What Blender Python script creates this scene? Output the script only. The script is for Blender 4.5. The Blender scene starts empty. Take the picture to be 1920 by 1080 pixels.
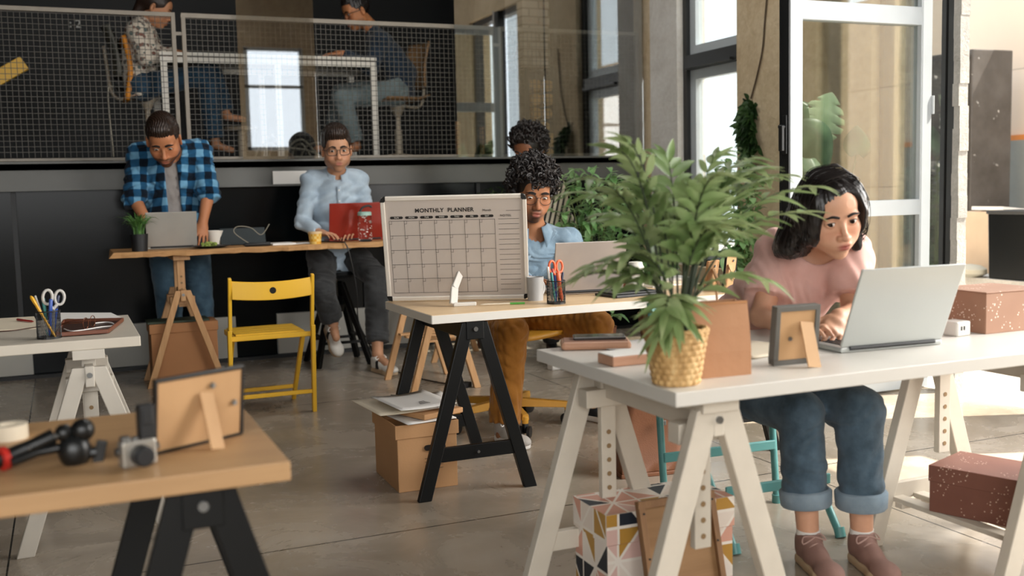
import bpy, bmesh, math, random
import numpy as np
from mathutils import Vector, Matrix, Euler
random.seed(7)
PI = math.pi
SC = bpy.context.scene
COL = SC.collection
V = Vector

# ------------------------------------------------------------------ camera
FPX = 1948.0            # focal length in pixels of the 1920 x 1080 frame
CAM = V((0, 0, 1.17))
_x = V((5515-960, 540-246, -FPX)).normalized()
_y = V((116-960, 540-376, -FPX)); _y = (_y-_x*_y.dot(_x)).normalized()
_z = _x.cross(_y)
RC = Matrix((_x, _y, _z))                       # camera axes -> room axes
cam = bpy.data.cameras.new('camera'); camo = bpy.data.objects.new('camera', cam); COL.objects.link(camo)
cam.sensor_width = 36; cam.lens = FPX*36/1920; cam.clip_start = .05; cam.clip_end = 200
camo.matrix_world = Matrix.Translation(CAM) @ RC.to_4x4()
cam.dof.use_dof = True; cam.dof.focus_distance = 4.2; cam.dof.aperture_fstop = 2.6
SC.camera = camo
def _ray(u, v): return RC @ V(((u-960)/FPX, (540-v)/FPX, -1))
def PY(u, v, y): d = _ray(u, v); return CAM+d*(y/d.y)      # point of the plane y = const
def PZ(u, v, z): d = _ray(u, v); return CAM+d*((z-CAM.z)/d.z)
def PX(u, v, x): d = _ray(u, v); return CAM+d*(x/d.x)

# ------------------------------------------------------------------ world, sun, added fill lights, exposure
W = bpy.data.worlds.new('world'); SC.world = W; W.use_nodes = True
wn = W.node_tree.nodes; wn.clear()
wo = wn.new('ShaderNodeOutputWorld'); wb = wn.new('ShaderNodeBackground')
wb.inputs[0].default_value = (.86, .93, 1, 1); wb.inputs[1].default_value = 3.2
W.node_tree.links.new(wb.outputs[0], wo.inputs[0])
sun = bpy.data.lights.new('sun', 'SUN'); sun.energy = 14; sun.angle = .012; sun.color = (1, .93, .82)
suno = bpy.data.objects.new('sun', sun); COL.objects.link(suno)
suno.rotation_euler = V((-.52, .20, -.83)).to_track_quat('-Z', 'Y').to_euler()
def area(name, loc, direction, sx, sy, power, color=(1, 1, 1)):
    l = bpy.data.lights.new(name, 'AREA'); l.shape = 'RECTANGLE'; l.size = sx; l.size_y = sy; l.energy = power; l.color = color
    o = bpy.data.objects.new(name, l); COL.objects.link(o); o.location = loc
    o.rotation_euler = V(direction).to_track_quat('-Z', 'Y').to_euler()
    return o
# added fill lights at assumed unseen windows and under the ceiling, to brighten the room
area('unseen_fill_right', (4.30, 1.6, 1.95), (-1, .22, -.12), 2.5, 2.0, 240, (1, .97, .93))
area('unseen_fill_front', (-.9, -2.15, 2.05), (.35, 1, -.10), 4.4, 2.2, 115, (1, .95, .88))
area('unseen_fill_overhead', (2.9, 4.9, 4.5), (.16, .03, -1), 1.7, 3.0, 110, (1, .97, .92))  # no such lamp known; overhead fill added to brighten pier and pilaster
SC.view_settings.view_transform = 'Standard'; SC.view_settings.look = 'None'
SC.view_settings.exposure = 0.0; SC.view_settings.gamma = 1; SC.view_settings.use_curve_mapping = False
SC.cycles.use_denoising = True
SC.cycles.max_bounces = 8; SC.cycles.transparent_max_bounces = 16
SC.cycles.sample_clamp_indirect = 6

# ------------------------------------------------------------------ materials
def lin(h):
    h = h.lstrip('#'); r = []
    for i in (0, 2, 4):
        c = int(h[i:i+2], 16)/255
        r.append(c/12.92 if c <= .04045 else ((c+.055)/1.055)**2.4)
    return (*r, 1)
class NT:
    def __init__(s, name):
        s.m = bpy.data.materials.new(name); s.m.use_nodes = True
        s.t = s.m.node_tree; s.n = s.t.nodes; s.b = s.n['Principled BSDF']; s.o = s.n['Material Output']
    def node(s, typ, **kw):
        n = s.n.new(typ)
        for k, v in kw.items():
            if k[0] == 'i' and k[1:].isdigit(): n.inputs[int(k[1:])].default_value = v
            else: setattr(n, k, v)
        return n
    def link(s, a, b): s.t.links.new(a, b)
    def coords(s, scale=(1, 1, 1), rot=(0, 0, 0), src='Object'):
        tc = s.node('ShaderNodeTexCoord'); mp = s.node('ShaderNodeMapping')
        mp.inputs['Scale'].default_value = scale; mp.inputs['Rotation'].default_value = rot
        s.link(tc.outputs[src], mp.inputs['Vector']); return mp.outputs[0]
    def noise(s, vec, scale, detail=4, rough=.55, dist=0):
        n = s.node('ShaderNodeTexNoise'); s.link(vec, n.inputs['Vector'])
        n.inputs['Scale'].default_value = scale; n.inputs['Detail'].default_value = detail
        n.inputs['Roughness'].default_value = rough; n.inputs['Distortion'].default_value = dist
        return n.outputs[0]
    def ramp(s, fac, stops, interp='LINEAR'):
        r = s.node('ShaderNodeValToRGB'); s.link(fac, r.inputs[0]); e = r.color_ramp.elements; r.color_ramp.interpolation = interp
        while len(e) < len(stops): e.new(.5)
        for k, (p, c) in zip(e, stops): k.position = p; k.color = c if len(c) == 4 else (*c, 1)
        return r.outputs[0]
    def mix(s, fac, a, b, typ='MIX'):
        m = s.node('ShaderNodeMix', data_type='RGBA', blend_type=typ)
        for x, i in ((fac, 0), (a, 6), (b, 7)):
            if hasattr(x, 'is_linked'): s.link(x, m.inputs[i])
            else: m.inputs[i].default_value = x
        return m.outputs[2]
    def math(s, op, a, b=0.0, clamp=False):
        m = s.node('ShaderNodeMath', operation=op, use_clamp=clamp)
        for x, i in ((a, 0), (b, 1)):
            if hasattr(x, 'is_linked'): s.link(x, m.inputs[i])
            else: m.inputs[i].default_value = x
        return m.outputs[0]
    def bump(s, h, strength=.3, dist=.01):
        b = s.node('ShaderNodeBump'); b.inputs['Strength'].default_value = strength; b.inputs['Distance'].default_value = dist
        s.link(h, b.inputs['Height']); s.link(b.outputs[0], s.b.inputs['Normal'])
    def set(s, **kw):
        for k, v in kw.items(): s.b.inputs[{'rough': 'Roughness', 'metal': 'Metallic', 'spec': 'Specular IOR Level', 'trans': 'Transmission Weight', 'ior': 'IOR', 'alpha': 'Alpha', 'coat': 'Coat Weight', 'sss': 'Subsurface Weight', 'sheen': 'Sheen Weight'}[k]].default_value = v
        return s
    def color(s, c):
        if hasattr(c, 'is_linked'): s.link(c, s.b.inputs['Base Color'])
        else: s.b.inputs['Base Color'].default_value = c
        return s
MATS = {}
def M(name, col, rough=.5, metal=0, var=.06, vscale=6, bump=0, bscale=200, spec=.5, coat=0, sheen=0):
    """plain surface with a little procedural unevenness"""
    if name in MATS: return MATS[name]
    t = NT(name); c = lin(col); v = t.coords()
    n = t.noise(v, vscale, 3)
    a = tuple(min(1, x*(1+var)) for x in c[:3])+(1,); b = tuple(x*(1-var) for x in c[:3])+(1,)
    t.color(t.ramp(n, [(.3, b), (.7, a)])); t.set(rough=rough, metal=metal, spec=spec, coat=coat, sheen=sheen)
    if bump: t.bump(t.noise(v, bscale, 2), bump, .004)
    MATS[name] = t.m; return t.m
def Wood(name, c1, c2, axis='X', scale=3, rough=.5, stretch=14, bump=.08):
    if name in MATS: return MATS[name]
    t = NT(name); s = {'X': (1, stretch, stretch), 'Y': (stretch, 1, stretch), 'Z': (stretch, stretch, 1)}[axis]
    v = t.coords(s); n = t.noise(v, scale, 6, .6, .4)
    n2 = t.noise(t.coords(), 1.5, 2)
    t.color(t.mix(t.math('MULTIPLY', n2, .25), t.ramp(n, [(.28, lin(c1)), (.72, lin(c2))]), lin(c1))); t.set(rough=rough)
    t.bump(n, bump, .004); MATS[name] = t.m; return t.m
def Glass(name, tint=(1, 1, 1, 1), refl=.1, rough=0.0):
    """thin pane: clear see-through plus a mirror-like share"""
    if name in MATS: return MATS[name]
    t = NT(name); t.n.remove(t.b)
    tr = t.node('ShaderNodeBsdfTransparent'); tr.inputs[0].default_value = tint
    gl = t.node('ShaderNodeBsdfGlossy'); gl.inputs['Roughness'].default_value = rough
    fr = t.node('ShaderNodeLayerWeight'); fr.inputs[0].default_value = .35
    mx = t.node('ShaderNodeMixShader')
    f = t.math('ADD', t.math('MULTIPLY', fr.outputs['Fresnel'], .5), refl, True)
    t.link(f, mx.inputs[0]); t.link(tr.outputs[0], mx.inputs[1]); t.link(gl.outputs[0], mx.inputs[2]); t.link(mx.outputs[0], t.o.inputs[0])
    MATS[name] = t.m; return t.m

# ------------------------------------------------------------------ building helpers
ROOTM = {}
def root_matrix(o):
    while o is not None and o.name not in ROOTM: o = o.parent
    return ROOTM[o.name] if o is not None else Matrix()
def thing(name, label, cat, loc=(0, 0, 0), rz=0, group=None):
    o = bpy.data.objects.new(name, None); COL.objects.link(o); o.empty_display_size = .05
    o.location = loc; o.rotation_euler = (0, 0, rz); o['label'] = label; o['category'] = cat
    if group: o['group'] = group
    ROOTM[o.name] = Matrix.Translation(loc) @ Matrix.Rotation(rz, 4, 'Z')
    return o
def tag(o, label, cat, group=None):
    o['label'] = label; o['category'] = cat
    if group: o['group'] = group
    return o
def link(o, parent=None):
    COL.objects.link(o)
    if parent: o.parent = parent
    return o
def frame_from(d, up=V((0, 0, 1))):
    d = V(d).normalized(); up = V(up)
    if abs(d.dot(up.normalized())) > .995: up = V((0, 1, 0))
    x = up.cross(d).normalized(); y = d.cross(x)
    return Matrix((x, y, d)).transposed()       # columns x, y, d
class MB:
    def __init__(s): s.v = []; s.f = []; s.mi = []; s.cur = 0
    def add(s, vs, fs):
        b = len(s.v); s.v += [V(p) for p in vs]
        for f in fs: s.f.append([b+i for i in f]); s.mi.append(s.cur)
        return s
    def box(s, c, size, rot=None, taper=1):
        hx, hy, hz = [q/2 for q in size]; vs = []
        for z in (-1, 1):
            k = taper if z > 0 else 1
            for x, y in ((-1, -1), (1, -1), (1, 1), (-1, 1)): vs.append(V((x*hx*k, y*hy*k, z*hz)))
        if rot is not None:
            R = rot if isinstance(rot, Matrix) else Euler(rot).to_matrix()
            vs = [R @ p for p in vs]
        c = V(c); return s.add([p+c for p in vs], [(0, 3, 2, 1), (4, 5, 6, 7), (0, 1, 5, 4), (1, 2, 6, 5), (2, 3, 7, 6), (3, 0, 4, 7)])
    def bar(s, a, b, w, d, up=(0, 0, 1)):
        """beam from a to b; w across, d along up"""
        a, b = V(a), V(b); R = frame_from(b-a, up)
        return s.box((a+b)/2, (w, d, (b-a).length), R)
    def hexa(s, lo4, hi4): return s.add(list(lo4)+list(hi4), [(0, 3, 2, 1), (4, 5, 6, 7), (0, 1, 5, 4), (1, 2, 6, 5), (2, 3, 7, 6), (3, 0, 4, 7)])
    def tube(s, pts, r, n=8, cap=True, closed=False, flat=1.0, up=(0, 0, 1)):
        pts = [V(p) for p in pts]; k = len(pts); rs = r if isinstance(r, (list, tuple)) else [r]*k
        vs = []; px = None
        for i, p in enumerate(pts):
            if closed: d = pts[(i+1) % k]-pts[i-1]
            else: d = pts[min(i+1, k-1)]-pts[max(i-1, 0)]
            d = d.normalized() if d.length > 1e-9 else V((0, 0, 1))
            if px is None: px = frame_from(d, up).col[0]
            px = px-d*px.dot(d)
            px = px.normalized() if px.length > 1e-6 else frame_from(d).col[0]
            py = d.cross(px)
            for j in range(n):
                a = 2*PI*j/n; vs.append(p+(px*math.cos(a)+py*math.sin(a)*flat)*rs[i])
        fs = []
        for i in range(k if closed else k-1):
            for j in range(n):
                a = i*n+j; b = i*n+(j+1) % n; i2 = (i+1) % k
                fs.append((a, b, i2*n+(j+1) % n, i2*n+j))
        if cap and not closed: fs += [tuple(range(n-1, -1, -1)), tuple(range((k-1)*n, k*n))]
        return s.add(vs, fs)
    def lathe(s, prof, c=(0, 0, 0), n=24, R=None, sx=1, sy=1):
        c = V(c); vs = []; fs = []
        for r, z in prof:
            for j in range(n):
                p = V((r*math.cos(2*PI*j/n)*sx, r*math.sin(2*PI*j/n)*sy, z)); vs.append(c+(R @ p if R else p))
        for i in range(len(prof)-1):
            for j in range(n): fs.append((i*n+j, i*n+(j+1) % n, (i+1)*n+(j+1) % n, (i+1)*n+j))
        if prof[0][0] > 1e-6: fs.append(tuple(range(n-1, -1, -1)))
        if prof[-1][0] > 1e-6: fs.append(tuple(range((len(prof)-1)*n, len(prof)*n)))
        return s.add(vs, fs)
    def cyl(s, a, b, r, r2=None, n=16):
        a, b = V(a), V(b); return s.lathe([(r, 0), (r if r2 is None else r2, (b-a).length)], a, n, frame_from(b-a))
    def ball(s, c, r, n=14, R=None):
        rr = r if isinstance(r, (list, tuple)) else (r, r, r); vs = []; fs = []; m = n//2; c = V(c)
        for i in range(m+1):
            t = PI*i/m
            for j in range(n):
                p = V((math.sin(t)*math.cos(2*PI*j/n)*rr[0], math.sin(t)*math.sin(2*PI*j/n)*rr[1], -math.cos(t)*rr[2])); vs.append(c+(R @ p if R else p))
        for i in range(m):
            for j in range(n): fs.append((i*n+j, i*n+(j+1) % n, (i+1)*n+(j+1) % n, (i+1)*n+j))
        return s.add(vs, fs)
    def prism(s, poly, o, ex, ey, h):
        """polygon in the plane (o; ex, ey) pushed by h along ex x ey"""
        o, ex, ey = V(o), V(ex), V(ey); nz = ex.cross(ey).normalized()*h; n = len(poly)
        a = [o+ex*p[0]+ey*p[1] for p in poly]
        return s.add(a+[p+nz for p in a], [tuple(range(n-1, -1, -1)), tuple(range(n, 2*n))]+[(i, (i+1) % n, n+(i+1) % n, n+i) for i in range(n)])
    def grid(s, fn, nu, nv, cu=False):
        vs = [fn(i/(nu-1), j/(nv-1)) for i in range(nu) for j in range(nv)]
        return s.add(vs, [(i*nv+j, (i+1)*nv+j, (i+1)*nv+j+1, i*nv+j+1) for i in range(nu-1) for j in range(nv-1)])
    def m(s, i): s.cur = i; return s
    def build(s, name, mats, parent=None, bevel=0, smooth=False, world=False, solid=0, seg=2):
        me = bpy.data.meshes.new(name)
        vs = s.v
        if world and parent is not None:
            I = root_matrix(parent).inverted(); vs = [I @ p for p in vs]
        me.from_pydata([tuple(p) for p in vs], [], s.f)
        if not isinstance(mats, (list, tuple)): mats = [mats]
        for m_ in mats: me.materials.append(m_)
        if len(mats) > 1: me.polygons.foreach_set('material_index', s.mi)
        b = bmesh.new(); b.from_mesh(me); bmesh.ops.remove_doubles(b, verts=b.verts, dist=1e-6)
        bmesh.ops.recalc_face_normals(b, faces=b.faces); b.to_mesh(me); b.free()
        if smooth: me.shade_smooth()
        me.update(); o = bpy.data.objects.new(name, me); link(o, parent)
        if solid: q = o.modifiers.new('solid', 'SOLIDIFY'); q.thickness = solid; q.offset = 0
        if bevel:
            q = o.modifiers.new('bevel', 'BEVEL'); q.width = bevel; q.segments = seg; q.limit_method = 'ANGLE'; q.angle_limit = math.radians(40)
        if smooth and bevel == 0:
            try: me.set_sharp_from_angle(angle=math.radians(50))
            except Exception: pass
        return o
def struct(name, mb, m, **kw):
    o = mb.build(name, m, **kw)
    if o.parent is None: o['kind'] = 'structure'
    return o
def dup(root, loc, rz, label=None, group=None, scale=1):
    r = root.copy(); COL.objects.link(r); r.location = loc; r.rotation_euler = (0, 0, rz); r.scale = (scale,)*3
    if label: r['label'] = label
    if group: r['group'] = group
    for ch in list(root.children):
        c = ch.copy(); COL.objects.link(c); c.parent = r
        for g in list(ch.children):
            d = g.copy(); COL.objects.link(d); d.parent = c
    return r
def text_mesh(body, size, mat, M4, name, parent=None, extrude=.0004, bold=0, align='CENTER', spacing=1):
    cu = bpy.data.curves.new(name, 'FONT'); cu.body = body; cu.size = size; cu.align_x = align; cu.align_y = 'CENTER'; cu.extrude = extrude; cu.offset = bold; cu.space_character = spacing
    tmp = bpy.data.objects.new(name, cu); COL.objects.link(tmp)
    bpy.context.view_layer.update()
    me = bpy.data.meshes.new_from_object(tmp.evaluated_get(bpy.context.evaluated_depsgraph_get()))
    bpy.data.objects.remove(tmp)
    me.transform((root_matrix(parent).inverted() if parent else Matrix()) @ M4); me.materials.clear(); me.materials.append(mat)
    o = bpy.data.objects.new(name, me); return link(o, parent)
def bez(p0, p1, p2, p3, n=16):
    p0, p1, p2, p3 = map(V, (p0, p1, p2, p3)); r = []
    for i in range(n+1):
        t = i/n; r.append(p0*(1-t)**3+p1*3*t*(1-t)**2+p2*3*t*t*(1-t)+p3*t**3)
    return r
def spline(pts, n=8):
    pts = [V(p) for p in pts]; r = []
    for i in range(len(pts)-1):
        p0 = pts[max(i-1, 0)]; p1 = pts[i]; p2 = pts[i+1]; p3 = pts[min(i+2, len(pts)-1)]
        for k in range(n):
            t = k/n; r.append(.5*((2*p1)+(p2-p0)*t+(2*p0-5*p1+4*p2-p3)*t*t+(3*p1-p0-3*p2+p3)*t**3))
    return r+[pts[-1]]
# ================================================================== SETTING
def floor_mat():
    t = NT('polished_concrete'); v = t.coords()
    n1 = t.noise(v, .8, 6, .62, .5); n2 = t.noise(v, 2.6, 8, .66, .8); n3 = t.noise(v, 60, 3)
    c = t.ramp(n1, [(.25, lin('#7d6f5b')), (.5, lin('#9c8f7e')), (.78, lin('#bab0a2'))])
    c = t.mix(.4, c, t.ramp(n2, [(.3, lin('#7b6f61')), (.55, lin('#a3988a')), (.75, lin('#c6beb2'))]))
    sx = t.node('ShaderNodeSeparateXYZ'); tc = t.node('ShaderNodeTexCoord'); t.link(tc.outputs['Object'], sx.inputs[0])
    def line(out, at, pitch, w):
        a = t.math('SUBTRACT', out, at-pitch/2); a = t.math('FLOORED_MODULO', a, pitch); a = t.math('SUBTRACT', a, pitch/2); a = t.math('ABSOLUTE', a); return t.math('LESS_THAN', a, w)
    l = t.math('MAXIMUM', line(sx.outputs[1], 3.383, 2.35, .0035), line(sx.outputs[0], 2.67, 2.9, .003))
    c = t.mix(l, c, lin('#1d1a16')); t.color(c)
    t.link(t.ramp(n2, [(.3, (.16,)*3), (.7, (.36,)*3)]), t.b.inputs['Roughness'])
    t.set(spec=.55)
    t.bump(t.math('SUBTRACT', t.math('ADD', t.math('MULTIPLY', n2, .5), t.math('MULTIPLY', n3, .15)), l), .12, .004); return t.m
m_floor = floor_mat()
def plaster(name, a, b, c, scale=2.2, bump=.5):
    t = NT(name); v = t.coords(); n1 = t.noise(v, scale, 8, .65, .5); n2 = t.noise(v, scale*9, 6, .7, .4)
    t.color(t.mix(.4, t.ramp(n1, [(.25, lin(a)), (.5, lin(b)), (.75, lin(c))]), t.ramp(n2, [(.3, lin(a)), (.7, lin(c))]))); t.set(rough=.9, spec=.2)
    t.bump(t.math('ADD', n2, n1), bump, .02); return t.m
m_plaster = plaster('brown_plaster', '#b39b7b', '#d6c09d', '#e8d7ba')
m_palep = plaster('pale_plaster', '#cbc4bb', '#e4dfd8', '#f0ede8', 3)
m_ext = plaster('beige_render', '#cbb9a6', '#dccdbc', '#e6d9ca', 1.2, .15)
m_conc = plaster('rough_concrete', '#9a9792', '#b9b6b0', '#cfccc6', 5)
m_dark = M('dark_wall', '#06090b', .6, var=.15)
m_void = M('dark_glazing', '#04080a', .2, var=.3, vscale=2, spec=.16)
m_beam = M('painted_steel_beam', '#5b5b57', .45, var=.08, vscale=3)
m_alu = M('grey_aluminium', '#c2c9cd', .35, var=.03)
m_anth = M('anthracite_frame', '#2b2c2c', .4)
m_black = M('black_rubber', '#101214', .5)
m_midgrey = M('mid_grey_frame', '#6d6a64', .45)
m_glass = Glass('window_glass', (.96, .98, .97, 1), .05)

XW = 4.44; YB = 7.5
struct('floor', MB().box((-.28, 2.65, -.05), (9.44, 9.7, .1)), m_floor)
struct('ground', MB().box((10.44, 5, -.07), (12, 26, .1)), plaster('bright_paving', '#b8b0a5', '#cfc8bd', '#ded8ce', 1.5, .1))
struct('ceiling', MB().box((-.2, 4.4, 4.65), (9.8, 14.2, .1)).box((2.9, 4.9, 4.57), (1.8, 3.1, .08)), M('dark_ceiling', '#1b1a19', .8))
struct('wall_left', MB().box((-5.05, 4.4, 2.3), (.1, 14.2, 4.7)), m_dark)
# wall behind the bar: dark glazing with a pale kick board, and the dark room of the upper floor
b = MB().box((-.3, YB+.09, .62), (9.5, .1, 1.24))
struct('wall_back', b, m_void)
bb = MB()
for u0, u1 in ((-400, 62), (195, 446), (524, 1010)):
    x0, x1 = PY(u0, 690, YB).x, PY(u1, 680, YB).x
    bb.box(((x0+x1)/2, YB+.02, .175), (x1-x0, .035, .29))
struct('baseboard_back', bb, M('pale_kickboard', '#a9a79f', .5, var=.1, vscale=1.5))
tr = MB().box((-.3, YB+.01, .012), (9.5, .03, .024))
for u in (40, 690, 905): x = PY(u, 600, YB).x; tr.box((x, YB+.03, .62), (.03, .02, 1.22))
struct('trim_1', tr, m_black)
struct('wall_upper_back', MB().box((-.3, 11.3, 3.0), (9.6, .1, 3.4)), m_dark)
struct('mezzanine_floor', MB().box((-.3, YB+1.93, 1.395), (9.5, 3.85, .05)), M('dark_deck', '#26241f', .5))
bm = MB().box((-.3, YB+.02, 1.33), (9.5, .03, .19)).box((-.3, YB-.01, 1.242), (9.5, .1, .014)).box((-.3, YB, 1.418), (9.5, .09, .014))
struct('mezzanine_beam', bm, m_beam)
# right wall: near part with an added unseen window, pier between door and window, pilaster by the mezzanine
TH = .26; xc = XW+TH/2
def wall_y(y0, y1, z0, z1, mb): return mb.box((xc, (y0+y1)/2, (z0+z1)/2), (TH, y1-y0, z1-z0))
w = MB(); wall_y(-2.3, .3, 0, 4.6, w); wall_y(2.9, 3.5, 0, 4.6, w); wall_y(.3, 2.9, 0, .9, w); wall_y(.3, 2.9, 3.0, 4.6, w); wall_y(3.5, 4.88, 3.1, 4.6, w)
struct('wall_right', w, m_plaster)
w = MB(); wall_y(4.88, 6.22, 0, 4.6, w); wall_y(6.22, 7.0, 0, .55, w); wall_y(6.22, 7.0, 3.7, 4.6, w)
struct('wall_right_pier', w, m_plaster)
w = MB(); wall_y(7.0, 7.4, 0, 4.6, w)
struct('wall_right_pilaster', w, m_palep)
w = MB(); wall_y(7.4, 7.66, 0, 4.6, w)
struct('wall_right_corner', w, m_plaster)
w = MB(); wall_y(7.66, 11.3, 0, 4.6, w)
struct('wall_right_upper', w, m_dark)
# front wall behind the camera, two unseen openings added for room light and a pane reflection
w = MB()
def wall_x(x0, x1, z0, z1): w.box(((x0+x1)/2, -2.35, (z0+z1)/2), (x1-x0, .2, z1-z0))
wall_x(-5, -3.2, 0, 4.6); wall_x(-3.2, 1.4, 0, .9); wall_x(-3.2, 1.4, 3.2, 4.6); wall_x(1.4, 2.8, 0, 4.6); wall_x(2.8, 3.75, 0, 1.9); wall_x(2.8, 3.75, 3.55, 4.6); wall_x(3.75, 4.7, 0, 4.6)
struct('wall_front', w, m_plaster)

# window beside the pier: dark outer frame, paler inner sashes, transom
def sash(mb, x, y0, y1, z0, z1, w, d):
    mb.box((x, (y0+y1)/2, z0+w/2), (d, y1-y0, w)).box((x, (y0+y1)/2, z1-w/2), (d, y1-y0, w))
    mb.box((x, y0+w/2, (z0+z1)/2), (d, w, z1-z0-2*w)).box((x, y1-w/2, (z0+z1)/2), (d, w, z1-z0-2*w)); return mb
f = sash(MB(), XW+.10, 6.22, 7.0, .55, 3.7, .05, .09); f.box((XW+.09, 6.61, 2.11), (.1, .68, .11)).box((XW+.02, 6.61, 2.07), (.03, .6, .02))
wf = struct('window_1', f, m_anth)
sash(sash(MB(), XW+.12, 6.27, 6.95, 2.165, 3.65, .075, .06), XW+.12, 6.27, 6.95, .6, 2.055, .075, .06).build('window_frame', m_alu, wf)
MB().box((XW+.12, 6.61, 2.1), (.006, .6, 3.0)).build('glass_pane', m_glass, wf)
f = sash(MB(), XW+.1, .3, 2.9, .9, 3.0, .06, .09); f.box((XW+.1, 1.6, 1.95), (.08, .06, 2)).box((XW+.1, 1.6, 1.9), (.08, 2.5, .06))
struct('window_2', f, m_alu)  # unseen window, assumed so that more light reaches the room
f = MB()
for x0, x1, z0, z1 in ((-3.2, 1.4, .9, 3.2), (2.8, 3.75, 1.9, 3.55)):
    for x in (x0+.03, x1-.03): f.box((x, -2.3, (z0+z1)/2), (.06, .08, z1-z0))
    for z in (z0+.03, z1-.03, z0+(z1-z0)*.62): f.box(((x0+x1)/2, -2.3, z), (x1-x0, .08, .05))
struct('window_3', f, m_alu)  # frames of the added, unseen front openings
# door frame: dark profile, pale rough jamb, sidelight
f = MB().box((XW+.06, 4.285, 1.55), (.1, .045, 3.1)).box((XW+.03, 4.335, 1.55), (.05, .03, 3.1)).box((XW+.1, 4.862, 1.55), (.08, .035, 3.1)).box((XW+.1, 4.19, 3.07), (.1, 1.36, .06)).box((XW+.1, 3.53, 1.55), (.1, .06, 3.1))
df = struct('door_2', f, m_anth)
MB().box((XW+.11, 4.6, 1.55), (.008, .49, 3.0)).build('glass_pane', m_glass, df)
jm = MB(); R_ = random.Random(3)
for i in range(26):
    z0 = i*.12; jm.box((XW+.035+R_.uniform(-.004, .004), 4.24+R_.uniform(-.003, .003), z0+.06), (.065, .045+R_.uniform(-.006, .006), .12))
struct('trim_2', jm, m_conc)
# open door leaf, hinged on the frame
DL, DR, DY = 3.473, 4.43, 4.4
dl = struct('door_1', MB().box((DL+.039, DY+.03, 1.46), (.078, .06, 2.9)).box((DR-.039, DY+.03, 1.46), (.078, .06, 2.9))
            .box(((DL+DR)/2, DY+.03, .07), (DR-DL-.15, .06, .12)).box(((DL+DR)/2, DY+.03, 1.022), (DR-DL-.15, .06, .085)).box(((DL+DR)/2, DY+.03, 2.057), (DR-DL-.15, .06, .096)).box(((DL+DR)/2, DY+.03, 2.87), (DR-DL-.15, .06, .09)), m_alu, bevel=.003)
g = MB()
for z0, z1 in ((.13, .98), (1.065, 2.009), (2.105, 2.83)): g.box(((DL+DR)/2, DY+.035, (z0+z1)/2), (DR-DL-.156, .008, z1-z0))
g.build('glass_pane', Glass('door_glass', (.93, .95, .92, 1), .10), dl)
MB().box((DL-.004, DY+.034, 1.46), (.01, .062, 2.9)).box((DL+.002, DY+.068, 1.46), (.03, .012, 2.9)).build('edge_seal', m_black, dl)
MB().box((DL-.012, DY+.03, 1.42), (.012, .034, .2)).cyl((DL-.012, DY+.03, 1.46), (DL-.05, DY+.03, 1.46), .011).box((DL-.05, DY+.01, 1.40), (.016, .03, .13)).build('door_handle', m_black, dl, bevel=.003)
for z in (.35, 1.58, 2.5): MB().cyl((DR+.004, DY-.004, z-.05), (DR+.004, DY-.004, z+.05), .009).build('hinge', m_alu, dl)

# ---- outside: rendered wall, steel cabinet, ledge with odds and ends
t = NT('block_render'); v = t.coords(); br = t.node('ShaderNodeTexBrick'); t.link(t.coords((1, 1, 1), (PI/2, 0, PI/2)), br.inputs['Vector'])
br.inputs['Color1'].default_value = lin('#d9c8b6'); br.inputs['Color2'].default_value = lin('#e0d1c1'); br.inputs['Mortar'].default_value = lin('#b3a392')
br.inputs['Scale'].default_value = 1; br.inputs['Brick Width'].default_value = 1.1; br.inputs['Row Height'].default_value = .62; br.inputs['Mortar Size'].default_value = .006
t.color(t.mix(t.math('MULTIPLY', t.noise(v, 2, 5), .3), br.outputs[0], lin('#c2b2a0'))); t.set(rough=.9, spec=.2)
ew = struct('wall_outside', MB().box((8.6, 4.5, 1.6), (.3, 14, 3.2)), t.m)
struct('trim_3', MB().box((8.43, 8.8, 1.55), (.04, 3.8, .05)), M('orange_band', '#d9863c', .6))
struct('trim_4', MB().box((8.43, 8.8, 1.0), (.04, 3.8, 1.05)), M('grey_dado', '#8f938f', .7))
struct('ledge_outside', MB().box((7.75, 6.2, .17), (1.5, 3.6, .34)), m_conc)
cb = thing('steel_cabinet', 'tall dark steel cabinet with pale paint patches against the beige wall outside', 'cabinet', (7.9, 7.4, .34))
t = NT('stained_steel'); v = t.coords(); t.color(t.mix(t.ramp(t.noise(v, 7, 3), [(.66, (0, 0, 0)), (.7, (1, 1, 1))]), t.ramp(t.noise(v, 3, 5), [(.3, lin('#37332f')), (.7, lin('#575350'))]), lin('#d8d6d2'))); t.set(rough=.5)
MB().box((0, 0, 1.0), (.5, .56, 2.0)).build('body', t.m, cb, bevel=.008)
MB().box((-.262, 0, 1.0), (.02, .50, 1.9)).build('door', t.m, cb, bevel=.004)
MB().box((-.285, -.14, 1.15), (.02, .09, .2)).build('lock_plate', M('white_plate', '#e9e7e2', .4), cb, bevel=.01)
c = thing('carton', 'plain beige carton standing on the ledge outside behind the black bin', 'box', (7.55, 6.75, .34))
MB().box((0, 0, .27), (.3, .42, .54)).build('body', M('beige_card', '#cbb399', .8), c, bevel=.006); MB().box((0, -.05, .555), (.3, .34, .03), (0, .1, 0)).build('flap', M('white_paper_sheet', '#e9e6e1', .7), c)
c = thing('black_bin', 'glossy black bin with brown sides standing on the ledge outside', 'bin', (7.2, 6.15, .34))
MB().box((0, 0, .27), (.34, .38, .54), None, 1.06).build('body', M('gloss_black', '#0c0e0f', .25, spec=.2), c, bevel=.01); MB().box((0, 0, .55), (.38, .42, .03)).build('rim', m_anth, c, bevel=.006)
b = MB(); b.ball((7.05, 6.55, .39), (.13, .16, .06), 10); tag(b.build('stone', M('pale_stone', '#a9a597', .9), smooth=True), 'rounded pale stone lying on the ledge outside', 'stone')

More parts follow.
